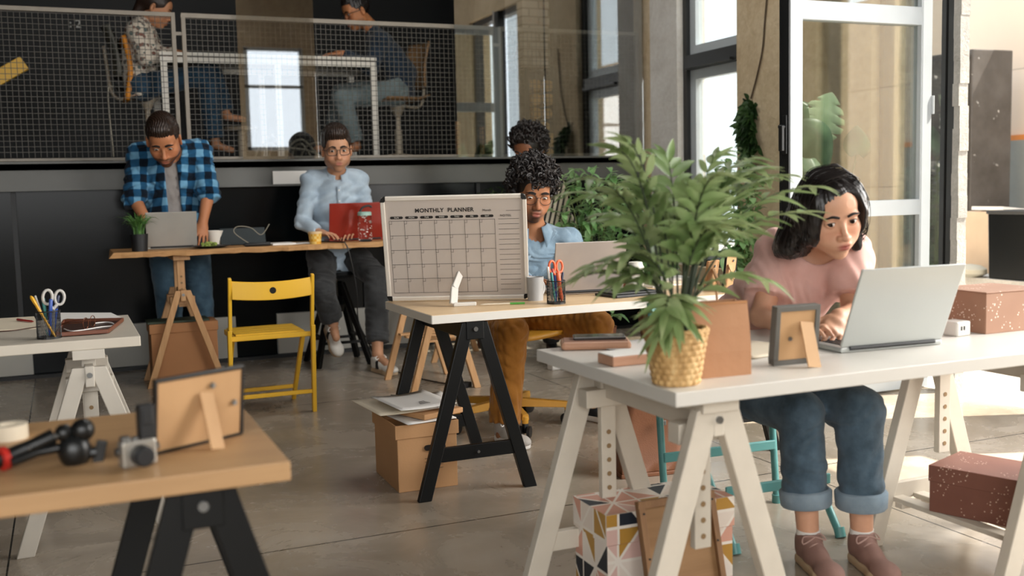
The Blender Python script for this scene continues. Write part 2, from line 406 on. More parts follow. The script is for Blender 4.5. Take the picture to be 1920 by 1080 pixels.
# ---- upper floor: whitewashed brick pillar with a firewood niche
t = NT('whitewashed_brick'); br = t.node('ShaderNodeTexBrick'); t.link(t.coords((1, 1, 1), (PI/2, 0, 0)), br.inputs['Vector'])
br.inputs['Color1'].default_value = lin('#b9ab98'); br.inputs['Color2'].default_value = lin('#d2c7b7'); br.inputs['Mortar'].default_value = lin('#8c8172'); br.inputs['Scale'].default_value = 1; br.inputs['Brick Width'].default_value = .2; br.inputs['Row Height'].default_value = .075; br.inputs['Mortar Size'].default_value = .008
t.color(t.mix(t.ramp(t.noise(t.coords(), 5, 4), [(.55, (0, 0, 0)), (.68, (1, 1, 1))]), br.outputs[0], lin('#c58e6d'))); t.set(rough=.9); t.bump(br.outputs['Fac'], -.4, .01)
xa, xb = PY(980, 60, 9).x, PY(1030, 60, 9).x; zb_ = PY(1005, 126, 9).z
struct('brick_pillar', MB().box(((xa+xb)/2, 9.2, (zb_+4.6)/2), (xb-xa, .4, 4.6-zb_)), t.m)
struct('firewood_niche', MB().box((xa+.03, 9.2, (1.42+zb_)/2), (.05, .4, zb_-1.42)).box((xb+.06, 9.2, (1.42+zb_)/2), (.06, .4, zb_-1.42)).box(((xa+xb)/2, 9.42, (1.42+zb_)/2), (xb-xa+.1, .04, zb_-1.42)), m_anth)
lw = M('split_wood_end', '#d9a764', .8, var=.25, vscale=9); lb_ = M('log_bark', '#6b4e33', .9, bump=.5, bscale=40)
z = 1.43; R_ = random.Random(5); k = 0
while z < zb_-.1:
    r = R_.uniform(.05, .075); xs = xa+.07
    while xs+r < xb+.02:
        rr = r*R_.uniform(.85, 1); o = MB(); n = 8; a0 = R_.uniform(0, 6); prof = [(rr*R_.uniform(.82, 1.0)*math.cos(a0+i*2*PI/n), rr*R_.uniform(.82, 1.0)*math.sin(a0+i*2*PI/n)) for i in range(n)]
        o.prism(prof, (xs+rr, 9.38, z+rr), (1, 0, 0), (0, 0, 1), .36)
        o = o.build('firewood_log', [lw], None, bevel=.004); tag(o, 'split firewood log stacked in the niche under the brick pillar', 'log', 'firewood logs in the upper floor niche'); xs += rr*2.02; k += 1
    z += 2*r

# ---- mezzanine railing: framed panels of welded wire
m_rail = M('rail_steel', '#867e72', .45, var=.08, vscale=12); m_wire = M('mesh_wire', '#454139', .5)
def rail_panel(x0, x1, label, gap=True):
    r = thing('railing_panel', label, 'railing', (x0, YB+.03, 1.425), 0, 'framed wire mesh railing panels'); L = x1-x0; Hh = 1.0; w = .028
    MB().box((L/2, 0, Hh-w/2), (L, w, w)).box((L/2, 0, w/2), (L, w, w*.7)).box((w/2, 0, Hh/2), (w, w, Hh-2*w)).box((L-w/2, 0, Hh/2), (w, w, Hh-2*w)).build('frame', m_rail, r, bevel=.003)
    m = MB(); p = .036; n = int((L-2*w)/p)
    for i in range(1, n): m.box((w+i*p, 0, Hh/2), (.0036, .0036, Hh-2*w))
    for j in range(1, int((Hh-2*w)/p)+1): m.box((L/2, .0025, w+j*p), (L-2*w, .0032, .0036))
    m.build('wire_mesh', m_wire, r)
    if gap: MB().box((-.03, 0, Hh-.14), (.07, .02, .022)).build('link_bar', m_rail, r)
xs = [PY(u, 40, YB).x for u in (329, 340, 926, 937)]
rail_panel(-4.6, xs[0], 'wire mesh railing panel at the dark end beside the upstairs woman', False)
rail_panel(xs[1], xs[2], 'long wire mesh railing panel in front of the white upstairs desk')
rail_panel(xs[3], 4.40, 'short wire mesh railing panel that ends at the plaster wall by the window')
# glass panes added on the room side of the railing to make window reflections
gm = Glass('added_pane_glass', (.97, .98, .98, 1), .2); gm2 = Glass('added_mirror_pane_glass', (.96, .98, .98, 1), .24)
xg = PY(1022, 150, YB-.035).x
for i, (a, b_) in enumerate(((PY(447, 150, YB).x, PY(590, 150, YB).x), (PY(852, 150, YB).x, xg-.006), (xg+.006, 4.41))):
    gp = struct('window_%d' % (4+i), MB().box(((a+b_)/2, YB-.035, 2.42), (b_-a, .008, 1.99)), gm if i == 0 else gm2)
# ================================================================== FURNITURE
m_white = M('white_lacquer', '#d0ccc4', .35, var=.02)
m_whiteleg = M('white_painted_wood', '#cac1b2', .5, var=.04, vscale=15)
m_blackleg = M('black_painted_wood', '#090b0c', .42, var=.1, spec=.3)
m_birch = Wood('birch_top', '#c8a87f', '#dfc39b', 'X', 2.2, .42)
m_pine = Wood('pine_leg', '#b98a5b', '#d3a777', 'Z', 4, .55)
m_oak = Wood('rough_oak_plank', '#9a6c3c', '#cda06a', 'X', 5, .65, 9, .3)
m_screw = M('screw_steel', '#8b8d8e', .3, .9)
m_yellow = M('yellow_paint', '#e2b02c', .38, var=.03)
m_teal = M('teal_paint', '#5f9c9a', .35, var=.05)

def trestle(root, x, y0, y1, zt, spread, m, apex=None, w=.052, d=.028, post=False, shelf=False, cross=.17, holes=False, post_z=None):
    """two A-frames under a ridge beam that runs along y"""
    za = zt if apex is None else apex
    tr = MB().box((x, (y0+y1)/2, za-.035), (.07 if not post else .03, y1-y0+.06, .07)).build('trestle_ridge', m, root, bevel=.003, world=True)
    for yk, out in ((y0, -1), (y1, 1)):
        for s in (-1, 1):
            top = V((x+s*.026, yk+out*.012, za-.004)); bot = V((x+s*spread/2, yk+out*.012, 0)); n = V((s, 0, .25))
            mb = MB(); R = bot-top; k = R.normalized(); h = V((w/2, 0, 0)); t = V((0, d/2, 0))
            mb.hexa([bot-h-t, bot+h-t, bot+h+t, bot-h+t], [top-h-t, top+h-t, top+h+t, top-h+t])
            mb.build('leg', m, root, bevel=.003, world=True)
        if cross:
            f = 1-cross/za; xx = spread/2*f+.026*(1-f)
            MB().box((x, yk+out*.012, cross), (xx*2-.02, d*.7, .055)).build('crossbar', m, root, bevel=.002, world=True)
        MB().cyl((x, yk+out*.026, za-.03), (x, yk+out*.036, za-.03), .009).build('bolt', m_screw, root, world=True)
        if cross: MB().cyl((x, yk+out*.02, cross), (x, yk+out*.031, cross), .006).build('bolt', m_screw, root, world=True)
    if post:
        pz = za*.45 if post_z is None else post_z
        for yk in (y0+.05, y1-.05):
            pm = MB().box((x, yk, (zt-.03+pz)/2), (.046, .022, zt-.03-pz))
            p = pm.build('height_post', m, root, bevel=.002, world=True)
            hb = MB()
            for i in range(5): hb.cyl((x, yk-.0115, pz+.03+i*.04), (x, yk-.0125, pz+.03+i*.04), .007)
            hb.build('peg_hole', M('peg_hole_wood', '#8a6f4d', .7), p, world=True)
            MB().box((x, yk, za-.07), (.15, .05, .05)).build('post_collar', m, root, bevel=.003, world=True)
        MB().box((x, (y0+y1)/2, zt-.016), (.1, y1-y0+.08, .032)).build('top_bearer', m, root, bevel=.002, world=True)
    if shelf:
        sl = MB()
        for k in range(4): sl.box((x-.135+k*.09, (y0+y1)/2, .148), (.045, y1-y0, .016))
        sl.box((x, y0+.03, .134), (.32, .03, .018)).box((x, y1-.03, .134), (.32, .03, .018))
        sl.build('slatted_shelf', m, root, bevel=.002, world=True)

def desk(name, label, x0, x1, y0, y1, zt, mt, ml, trs, th=.034, edge=None, **kw):
    r = thing(name, label, 'desk', ((x0+x1)/2, (y0+y1)/2, 0))
    MB().box(((x0+x1)/2, (y0+y1)/2, zt-th/2), (x1-x0, y1-y0, th)).build('tabletop', mt, r, bevel=.0025, world=True)
    if edge:
        e = MB().box(((x0+x1)/2, y0-.0012, zt-th/2), (x1-x0, .003, th-.003)).box((x0-.0012, (y0+y1)/2, zt-th/2), (.003, y1-y0, th-.003)).box((x1+.0012, (y0+y1)/2, zt-th/2), (.003, y1-y0, th-.003))
        e.build('edge_band', edge, r, world=True)
    for t in trs: trestle(r, zt=zt-th, m=ml, **{**kw, **t})
    return r
ZT = .71
desk('trestle_desk', 'white desk on white trestles with the basket plant and the open laptop', 1.23, 2.74, 1.956, 2.70, ZT, m_white, m_whiteleg,
     [dict(x=1.375, y0=2.03, y1=2.6, spread=.46, post=True, apex=.655, holes=True), dict(x=2.56, y0=2.05, y1=2.53, spread=.46, post=True, apex=.655, shelf=True)], w=.062, d=.034)
desk('trestle_desk', 'birch topped desk with white edges on black trestles under the monthly planner board', 1.24, 2.74, 3.655, 4.255, ZT, m_birch, m_blackleg,
     [dict(x=1.415, y0=3.69, y1=4.2, spread=.44), dict(x=2.6, y0=3.69, y1=4.2, spread=.44)], edge=m_white)
desk('trestle_desk', 'white desk on a white trestle with the black pen cup and papers', -1.3, .215, 3.682, 4.396, ZT, M('greige_lacquer', '#c9c0b1', .4, var=.03), M('greige_legs', '#c3bcb0', .5),
     [dict(x=.05, y0=3.72, y1=4.28, spread=.46, post=True, apex=.62, cross=.2), dict(x=-1.1, y0=3.72, y1=4.28, spread=.46, post=True, apex=.62)], w=.055)
desk('trestle_desk', 'light wood desk on black trestles in the foreground with the big picture frame', -1.2, .337, 1.779, 2.36, ZT, Wood('beech_top', '#a9845b', '#bf986c', 'X', 1.6, .45), m_blackleg,
     [dict(x=.19, y0=1.83, y1=2.25, spread=.46, cross=None), dict(x=-1.0, y0=1.83, y1=2.25, spread=.46, cross=None)], w=.06)
# the tall bench: rough planks on raised wooden trestles
BY0, BY1, BZ = 6.6, 7.14, .852
br_ = thing('standing_bench', 'long rough wooden bench table on raised wooden trestles with two laptops', 'table', (1.45, 6.87, 0))
x0, x1 = .262, 2.75
def plank(i, j):
    pass
pm = MB(); R_ = random.Random(11); N = 60
vs = []
for i in range(N+1):
    x = x0+(x1-x0)*i/N; e = R_.uniform(-.006, .006); e2 = R_.uniform(-.003, .003)
    vs += [(x-(.03 if i == 0 else 0), BY0+e, BZ-.034+e2), (x, BY1, BZ-.034), (x, BY1, BZ), (x, BY0+e*.6, BZ+e2*.3)]
fs = [(0, 1, 2, 3), (4*N+3, 4*N+2, 4*N+1, 4*N)]
for i in range(N):
    for k in range(4): fs.append((4*i+k, 4*i+4+k, 4*i+4+(k+1) % 4, 4*i+(k+1) % 4))
pm.add(vs, fs); pm.build('tabletop', m_oak, br_, bevel=.003, world=True)
for xx in (.655, 2.5): trestle(br_, xx, 6.72, 7.02, BZ-.034, .44, m_pine, apex=.60, w=.04, d=.026, post=True, cross=None, post_z=.49)

# ---- folding chairs
def folding_chair(name, label, loc, rz, m, Wd=.44, tube=False, slats=4, dims=None):
    """back towards -y: tall frame with the backrest, seat, short frame"""
    r = thing(name, label, 'chair', loc, rz); hw = Wd/2; zs = .435
    for s in (-1, 1):
        a = V((s*hw, -.05, 0)); k = V((s*hw, -.10, .48)); t = V((s*(hw-.005), -.16, .755))
        if tube: MB().tube([a, k, t], .013, 10).cyl(a, a+V((0, 0, .03)), .018).build('leg', m, r, smooth=True)
        else: MB().bar(a, k, .022, .034, (0, 1, 0)).bar(k-V((s*.004, -.004, .02)), t, .018, .028, (0, 1, 0)).build('leg', m, r, bevel=.004)
        b0 = V((s*(hw-.03), .36, 0)); b1 = V((s*(hw-.03), .02, zs-.015))
        if tube: MB().tube([b0, b1], .013, 10).cyl(b0, b0+V((0, -.012, .03)), .018).build('leg', m, r, smooth=True)
        else: MB().bar(b0, b1, .022, .032, (0, 1, 0)).build('leg', m, r, bevel=.004)
    def bow(u, v):
        x = -hw+.012+u*(Wd-.024); return V((x, -.155+.0-.02*(1-(2*u-1)**2), .632+v*.095+.012*(2*u-1)**2))
    g = MB(); n = 17
    vs = []
    for i in range(n):
        for v in (0, 1):
            p = bow(i/(n-1), v); vs += [p+V((0, -.007, 0)), p+V((0, .007, 0))]
    fs = [(0, 2, 3, 1), (4*(n-1), 4*(n-1)+1, 4*(n-1)+3, 4*(n-1)+2)]
    for i in range(n-1):
        a = 4*i; b = a+4; fs += [(a, b, b+2, a+2), (a+1, a+3, b+3, b+1), (a, a+1, b+1, b), (a+2, b+2, b+3, a+3)]
    g.add(vs, fs); bk = g.build('backrest', m, r, bevel=.004)
    if not tube: MB().lathe([(.0, 0), (.017, 0), (.017, .016), (0, .016)], (0, -.167, .682), 20, frame_from((0, -1, 0)) ).build('grip_hole', M('grip_hole_shadow', '#14110c', .9), bk)
    st = MB(); dp = .33
    for k in range(slats): st.box((0, -.05+dp*(k+.5)/slats, zs+.006), (Wd-.075, dp/slats-.008, .014))
    seat = st.build('seat', m, r, bevel=.003)
    f = MB()
    for s in (-1, 1): f.box((s*(hw-.035), -.05+dp/2, zs-.01), (.02, dp+.02, .028))
    f.box((0, -.075, zs-.006), (Wd-.01, .02, .026)).build('seat_rail', m, r, bevel=.004)
    for (y, z, w_) in ((-.062, .115, Wd), (.30, .085, Wd-.06)):
        if tube: MB().box((0, y, z+.1), (w_, .012, .035)).build('stretcher', m, r, bevel=.004)
        else: MB().bar((-w_/2, y, z), (w_/2, y, z), .02, .022).build('stretcher', m, r, bevel=.004)
    return r
folding_chair('folding_chair', 'yellow wooden folding chair standing alone by the tall bench', (.972, 5.58, 0), 0, m_yellow, .435)
folding_chair('folding_chair', 'teal folding chair under the woman in the pink T-shirt', (2.12, 3.02, 0), PI-.06, m_teal, .46, tube=True)

# ---- yellow swivel chair
SX, SY = 1.985, 4.72
r = thing('swivel_chair', 'yellow swivel chair on castors under the man in mustard trousers', 'chair', (SX, SY, 0), .2)
m_dyel = M('amber_lacquer', '#d39a33', .35, var=.05)
sm = MB(); sm.grid(lambda u, v: V(((u-.5)*.42, (v-.5)*.40, .452+.05*((u-.5)**2+(v-.5)**2)-(.03*max(0, (.3-v))/.3)**1 if False else .452+.06*(u-.5)**2)), 13, 13)
sm.build('seat', m_dyel, r, smooth=True, solid=.02)
bk = MB(); bk.grid(lambda u, v: V(((u-.5)*.38*(1-.15*v), .21+.05*v-.05*(1-(2*u-1)**2)*-1*.0+.06*(2*u-1)**2*-1, .55+v*.36)), 11, 9)
bk.build('backrest', m_dyel, r, smooth=True, solid=.016)
MB().bar((0, .12, .44), (0, .24, .47), .05, .008).bar((0, .235, .46), (0, .262, .68), .05, .008, (0, 1, 0)).build('back_bracket', m_dyel, r, bevel=.002)
MB().lathe([(.03, .405), (.06, .43), (.06, .442), (.02, .442)], n=20).build('seat_plate', m_dyel, r, smooth=True)
MB().cyl((0, 0, .30), (0, 0, .42), .018).build('gas_lift', M('chrome_tube', '#b9bcbe', .12, 1), r, smooth=True)
MB().cyl((0, 0, .11), (0, 0, .33), .031).cyl((0, 0, .325), (0, 0, .335), .034).build('column', m_dyel, r, smooth=True)
m_cast = M('castor_black', '#17191b', .4)
for k in range(5):
    a = k*2*PI/5+.62; c_, s_ = math.cos(a), math.sin(a); e = V((c_*.31, s_*.31, .098))
    fb = MB(); t = V((-s_, c_, 0)); i0 = V((c_*.02, s_*.02, .125))
    fb.hexa([i0-t*.026-V((0, 0, .03)), e-t*.018-V((0, 0, .014)), e+t*.018-V((0, 0, .014)), i0+t*.026-V((0, 0, .03))], [i0-t*.022+V((0, 0, .015)), e-t*.015+V((0, 0, .014)), e+t*.015+V((0, 0, .014)), i0+t*.022+V((0, 0, .015))])
    fb.cyl(e-V((c_*.01, s_*.01, .03)), e-V((c_*.01, s_*.01, -.005)), .016)
    ft = fb.build('base_arm', m_dyel, r, bevel=.003)
    q = e-V((c_*.01, s_*.01, 0)); w = V((math.cos(a+1), math.sin(a+1), 0)); cm = MB()
    for s in (-1, 1): cm.cyl(q+w*(s*.012)+V((0, 0, -.07)), q+w*(s*.026)+V((0, 0, -.07)), .028)
    cm.box(q+V((0, 0, -.05)), (.022, .022, .05)); cm.build('castor', m_cast, ft, smooth=True)

# ---- black bar stool of the man in the pale blue shirt
PX_, PY_ = 1.70, 7.06
r = thing('bar_stool', 'black wooden trestle bar stool under the man in the pale blue shirt', 'stool', (PX_, PY_, 0))
MB().lathe([(0, .6), (.16, .6), (.17, .62), (.16, .64), (0, .645)], n=24).build('seat', m_blackleg, r, smooth=True)
MB().cyl((0, 0, .28), (0, 0, .6), .016).build('screw_shaft', m_screw, r, smooth=True)
MB().lathe([(.0, .36), (.05, .36), (.065, .41), (.05, .46), (0, .46)], n=12).build('hub', m_blackleg, r)
for k in range(4):
    a = PI/4+k*PI/2; c_, s_ = math.cos(a), math.sin(a)
    MB().bar((c_*.05, s_*.05, .56), (c_*.26, s_*.26, 0), .036, .036).build('leg', m_blackleg, r, bevel=.003)
for k in range(4):
    a = PI/4+k*PI/2; b_ = a+PI/2; z = .16+.035*(k % 2); q = .26-.21*z/.56
    MB().bar((math.cos(a)*q, math.sin(a)*q, z), (math.cos(b_)*q, math.sin(b_)*q, z), .018, .018).build('footrest', m_blackleg, r)

# ---- free wooden trestle behind the planner desk
p = PZ(882, 727, 0)
r = thing('wooden_trestle', 'natural wood trestle with a slatted shelf behind the man in mustard trousers', 'trestle', (p.x-.16, p.y+.3, 0))
trestle(r, p.x-.16, p.y, p.y+.5, .6, .40, m_pine, w=.04, d=.03, shelf=False, cross=None)
sl = MB()
for k in range(4): sl.box((p.x-.16, p.y+.08+k*.12, .29), (.27, .05, .014))
sl.build('slatted_shelf', m_pine, r, bevel=.002, world=True)

# ---- upper floor: white steel desk, swivel stools, oddments
m_wsteel = M('white_powder_coat', '#d8d3c8', .4)
UZ = 1.42; UY0, UY1 = 8.02, 8.75
ux0 = PY(298, 100, UY0).x; ux1 = PY(706, 110, UY0).x; uzt = PY(500, 102, UY0).z
r = thing('steel_desk', 'long white steel desk on the upper floor between the two seated people', 'desk', ((ux0+ux1)/2, (UY0+UY1)/2, UZ))
MB().box(((ux0+ux1)/2, (UY0+UY1)/2, uzt-.012), (ux1-ux0, UY1-UY0, .024)).build('tabletop', m_wsteel, r, world=True, bevel=.002)
fm = MB()
for y in (UY0+.02, UY1-.02): fm.box(((ux0+ux1)/2, y, uzt-.055), (ux1-ux0-.01, .035, .04))
for x in (ux0+.02, ux1-.02): fm.box((x, (UY0+UY1)/2, uzt-.055), (.035, UY1-UY0-.06, .04))
fm.build('frame', m_wsteel, r, world=True)
xm = PY(524, 200, UY0).x
for x in (ux0+.03, xm, ux1-.025):
    for y in (UY0+.02, UY1-.02): MB().box((x, y, (UZ+uzt-.07)/2), (.045, .035, uzt-.075-UZ)).build('leg', m_wsteel, r, world=True)
m_ply = M('ply_shell', '#8a6a48', .4, var=.12); m_beige = M('beige_steel', '#a99c88', .45)
def shell_chair(label, loc, rz, zs, mshell, backm):
    r = thing('shell_chair', label, 'chair', loc, rz)
    g = MB(); g.grid(lambda u, v: V(((v-.5)*.38, (u-.5)*.40, zs+.03*(2*v-1)**2-(.0 if u < .8 else 0)+.03*max(0, u-.75)*4)), 12, 9); g.build('seat', mshell, r, smooth=True, solid=.014)
    g = MB(); g.grid(lambda u, v: V(((v-.5)*(.36-.05*u), .22+.05*math.sin(u*PI)*-.4+.07*u-.06*(2*v-1)**2, zs+.12+u*.38)), 12, 9); g.build('backrest', backm, r, smooth=True, solid=.02)
    MB().tube(spline([(0, .05, zs-.02), (0, .19, zs-.03), (0, .25, zs+.03), (0, .27, zs+.2), (0, .285, zs+.36)], 5), .014, 8).build('back_bracket', m_beige, r, smooth=True)
    MB().lathe([(.02, zs-.12), (.07, zs-.025), (.07, zs-.015), (0, zs-.015)], n=16).build('seat_plate', m_beige, r, smooth=True)
    MB().cyl((0, 0, .05), (0, 0, zs-.1), .02).cyl((0, 0, .05), (0, 0, zs*.55), .032).build('column', m_beige, r, smooth=True)
    for k in range(5):
        a = k*2*PI/5+.3; MB().bar((0, 0, .06), (math.cos(a)*.29, math.sin(a)*.29, .02), .04, .03).build('base_arm', m_beige, r, bevel=.004)
    return r
pm_ = PY(745, 190, 8.35); wm_ = PY(262, 178, 8.4)
shell_chair('upstairs swivel chair with a curved wooden shell under the man in the navy sweater', (pm_.x, 8.35, UZ), -PI/2+.25, pm_.z-UZ-.015, m_ply, m_ply)
wchair = shell_chair('upstairs swivel chair with an orange edged grey back under the woman in the patterned shirt', (wm_.x+.05, 8.4, UZ), PI/2-.15, wm_.z-UZ+.0, m_anth, [M('grey_shell', '#55564f', .5)][0])
q = PY(218, 105, 8.38)
MB().grid(lambda u, v: PY(238-3*math.sin(u*PI)+8*u*0, 75, 8.3)*(1-u)+PY(236, 188, 8.3)*u+V((.012*(v-.5)+.02*math.sin(u*PI), .33*(v-.5), 0)), 12, 6)
ob = wchair
g = MB(); a0, a1 = PY(229, 72, 8.36), PY(236, 190, 8.36)
g.grid(lambda u, v: a0*(1-u)+a1*u+V((.035*math.sin(u*PI), .34*(v-.5), 0)), 14, 7); g.build('back_pad', M('orange_pad', '#d98a22', .6), ob, smooth=True, solid=.035, world=True)
# small beige stool beside the woman's feet, and work lamps' clamp arm
a = PY(452, 241, 8.35)
r = thing('foot_stool', 'small beige round stool with a steel column under the upstairs desk', 'stool', (a.x, 8.35, UZ))
hz = a.z-UZ; MB().lathe([(0, hz-.02), (.12, hz-.02), (.135, hz), (.12, hz+.012), (0, hz+.012)], n=20).build('seat', m_beige, r, smooth=True); MB().cyl((0, 0, 0), (0, 0, hz-.02), .03).build('column', m_beige, r, smooth=True); MB().lathe([(.0, 0), (.11, 0), (.11, .012), (0, .02)], n=20).build('base', m_beige, r, smooth=True)
p0, p1 = PY(-60, 178, 8.9), PY(46, 118, 8.9)
y = MB().bar(p0, p1, .05, .11, (0, 0, 1)).build('yellow_plank', m_yellow, None, bevel=.004); tag(y, 'yellow plank fixed diagonally across the dark upstairs wall', 'plank')
y.location = (0, 0, 0)
for i, (u, v0, v1, yy, lb) in enumerate(((858, 228, 292, 8.6, 'taller wooden post standing on the upper floor near the navy sweater man'), (903, 238, 265, 8.9, 'short wooden post on the upper floor beside the taller post'))):
    a = PY(u, v0, yy); b = MB().box((a.x, yy, (UZ+a.z)/2), (.035, .035, a.z-UZ)).build('wooden_post', m_pine, None, bevel=.003); tag(b, lb, 'post')
# cables on the upper floor, wall mark
m_cable = M('grey_cable', '#8d8778', .5); m_bcable = M('black_cable', '#121212', .45)
cb = MB(); R_ = random.Random(9)
for k in range(7):
    u0 = 475+k*14; a = PY(u0, 296, 8.15+.05*k); b = PY(u0+40+R_.uniform(0, 60), 297, 8.2); m_ = (a+b)/2+V((0, 0, R_.uniform(.06, .2))); a.z = b.z = UZ+.012
    cb.tube(spline([a, a*.6+m_*.4+V((0, 0, .06)), m_, b*.6+m_*.4+V((0, .05, .03)), b], 6), .009, 6)
tag(cb.build('cable_bundle', m_cable, smooth=True), 'loops of grey cable heaped under the upstairs desk', 'cable')
a = [PY(u, v, 7.62) for u, v in ((213, 163), (203, 166), (205, 215), (211, 270), (213, 294))]
tag(MB().tube(spline(a, 5), .005, 6).build('hanging_cable', m_cable, smooth=True), 'thin pale cable hanging behind the railing below the patterned shirt woman', 'cable')
M4 = Matrix.Translation(PY(141, 45, 11.2)) @ Matrix.Rotation(PI/2, 4, 'X')
o = text_mesh(': 2', .11, M('white_stencil', '#cfd0cb', .6), Matrix.Translation(V((PY(141, 45, 11.24)))) @ Matrix.Rotation(PI/2, 4, 'X'), 'wall_number'); tag(o, 'small white stencilled 2 on the dark upstairs wall', 'number')
# ================================================================== THINGS ON AND UNDER THE TABLES
m_kraft = M('kraft_card', '#b98c60', .75, var=.05, vscale=4, bump=.08, bscale=120)
m_kraftb = M('brown_card', '#a9764c', .75, var=.07, vscale=3)
m_paper = M('white_paper', '#e8e5e0', .7, var=.015)
m_cream = M('cream_paper', '#dccfb8', .7, var=.03)
m_silver = M('silver_shell', '#b2b5b2', .32, .35, var=.015)
m_keys = M('black_keys', '#1a1b1d', .5)
m_ceram = M('white_ceramic', '#e9e4da', .25, var=.02)
m_hard = Wood('hardboard_back', '#a98258', '#c39c70', 'Z', 1.5, .7, 2)
m_frameblk = M('black_frame', '#14110f', .4)
m_leather = M('tan_leather', '#7d5036', .5, var=.12, vscale=8, bump=.2)
m_darkleather = M('dark_leather', '#3d2218', .4, var=.2, vscale=6)

def picture_frame(label, p, rz, w, h, mframe, border, depth, lean, strut_x, name='picture_frame', strut_w=.035, top_m=None, knobs=((.62, .8), (.88, .5))):
    """back of a standing frame: local x across, the back faces -y; lean tips the top towards the viewer"""
    r = thing(name, label, 'picture frame', p, rz)
    R = Matrix.Rotation(lean, 3, 'X')
    def P(x, y, z): return R @ V((x, y, z))
    f = MB()
    for (cx, cz, sx, sz) in ((w/2, border/2, w, border), (w/2, h-border/2, w, border), (border/2, h/2, border, h-2*border), (w-border/2, h/2, border, h-2*border)):
        f.box(P(cx, depth/2, cz), (sx, depth, sz), R)
    f.build('frame', mframe, r, bevel=.0015)
    MB().box(P(w/2, depth*.45, h/2), (w-2*border, depth*.5, h-2*border), R).build('backing_board', m_hard, r)
    top = P(strut_x, -.002, h*.72); foot = V((strut_x-.012, top.y-.062-.02*lean, .0)); foot.y = -h*.42
    MB().bar(top, foot+V((0, 0, .001)), strut_w, .003, (0, 1, .4)).build('strut', m_hard, r)
    for kx, kz in knobs: MB().lathe([(0, 0), (.006, 0), (.005, .003), (0, .004)], P(kx*w, -.001, kz*h), 12, frame_from(R @ V((0, -1, 0)))).build('turn_button', m_screw, r, smooth=True)
    return r
a, b = PZ(290, 855, ZT), PZ(455, 815, ZT)
picture_frame('thin black picture frame seen from its hardboard back on the foreground wood desk', tuple(a), math.atan2(b.y-a.y, b.x-a.x), (b-a).length, .139, m_frameblk, .0055, .012, .12, .105, strut_w=.03)
a = PZ(1451, 687, ZT); b = PZ(1548, 683, ZT)
picture_frame('small thick grey picture frame seen from behind beside the kraft paper bag', tuple(a), -.05, .131, .152, M('grey_wood_frame', '#5b5954', .5, var=.1), .013, .024, .10, .088, strut_w=.04, knobs=((.33, .45),))
a = PZ(1322, 545, ZT)
picture_frame('small pale picture frame half hidden by the basket plant on the birch desk', (a.x, a.y, ZT), .5, .10, .13, m_kraft, .006, .01, .15, .05)
a = PZ(1356, 548, ZT)
picture_frame('thin dark picture frame beside the pale one on the birch desk', (a.x, a.y, ZT), .55, .115, .165, m_frameblk, .005, .01, .12, .03)

# ---- laptops
def laptop(label, hinge, rz, w, d, mat, ang, name='laptop', logo=None):
    """local x along the hinge, base towards +y, lid opened by ang from the base plane"""
    r = thing(name, label, 'laptop', hinge, rz)
    base = MB().box((0, d/2, .008), (w, d, .014)).build('base', mat, r, bevel=.004)
    kb = MB()
    for i in range(5):
        for j in range(13): kb.box((-w*.42+w*.84*(j+.5)/13, d*.14+d*.44*(i+.5)/5, .0162), (w*.84/13-.003, d*.44/5-.003, .0016))
    kb.build('keyboard', m_keys, base)
    MB().box((0, d*.8, .0152), (w*.34, d*.28, .0008)).build('trackpad', m_silver, base)
    R = Matrix.Rotation(ang, 3, 'X'); L = d*.98; o = V((0, .004, .016))
    lid = MB().box(o+R @ V((0, L/2, .0)), (w, L, .007), R).build('lid', mat, r, bevel=.003)
    MB().box(o+R @ V((0, L/2, -.0037)), (w-.016, L-.02, .0005), R).build('screen', M('screen_glass', '#0b0d10', .1), lid)
    MB().cyl((-w*.42, .0, .012), (w*.42, 0, .012), .006, n=10).build('hinge', m_keys, r)
    return r
ha, hb = PZ(1577, 663, ZT), PZ(1766, 646, ZT); hc = (ha+hb)/2
laptop('large open silver laptop in front of the woman in the pink T-shirt', tuple(hc), math.atan2(hb.y-ha.y, hb.x-ha.x), (hb-ha).length, .238, m_silver, math.radians(112))
ha, hb = PZ(1046, 554, ZT), PZ(1160, 548, ZT); hc = (ha+hb)/2
laptop('open grey laptop of the curly haired man on the birch desk', tuple(hc), math.atan2(hb.y-ha.y, hb.x-ha.x), .325, .225, M('space_grey_shell', '#a79d96', .35, .35), math.radians(104))
def PB(u, v): return PZ(u, v, BZ)
ha = PY(274, 458, 6.86); hb = PY(369, 455, 6.86); hc = (ha+hb)/2
laptop('open silver laptop in front of the man in the plaid shirt', (hc.x, 6.84, BZ), 0, (hb-ha).length, .225, M('dull_silver', '#a9a69f', .4, .3), math.radians(103))
ha = PY(617, 446, 6.86); hb = PY(722, 443, 6.86); hc = (ha+hb)/2
lp = laptop('open red laptop in front of the man in the pale blue shirt', (hc.x, 6.86, BZ), 0, (hb-ha).length, .25, M('red_shell', '#8e2213', .3, .2, coat=.4), math.radians(102))

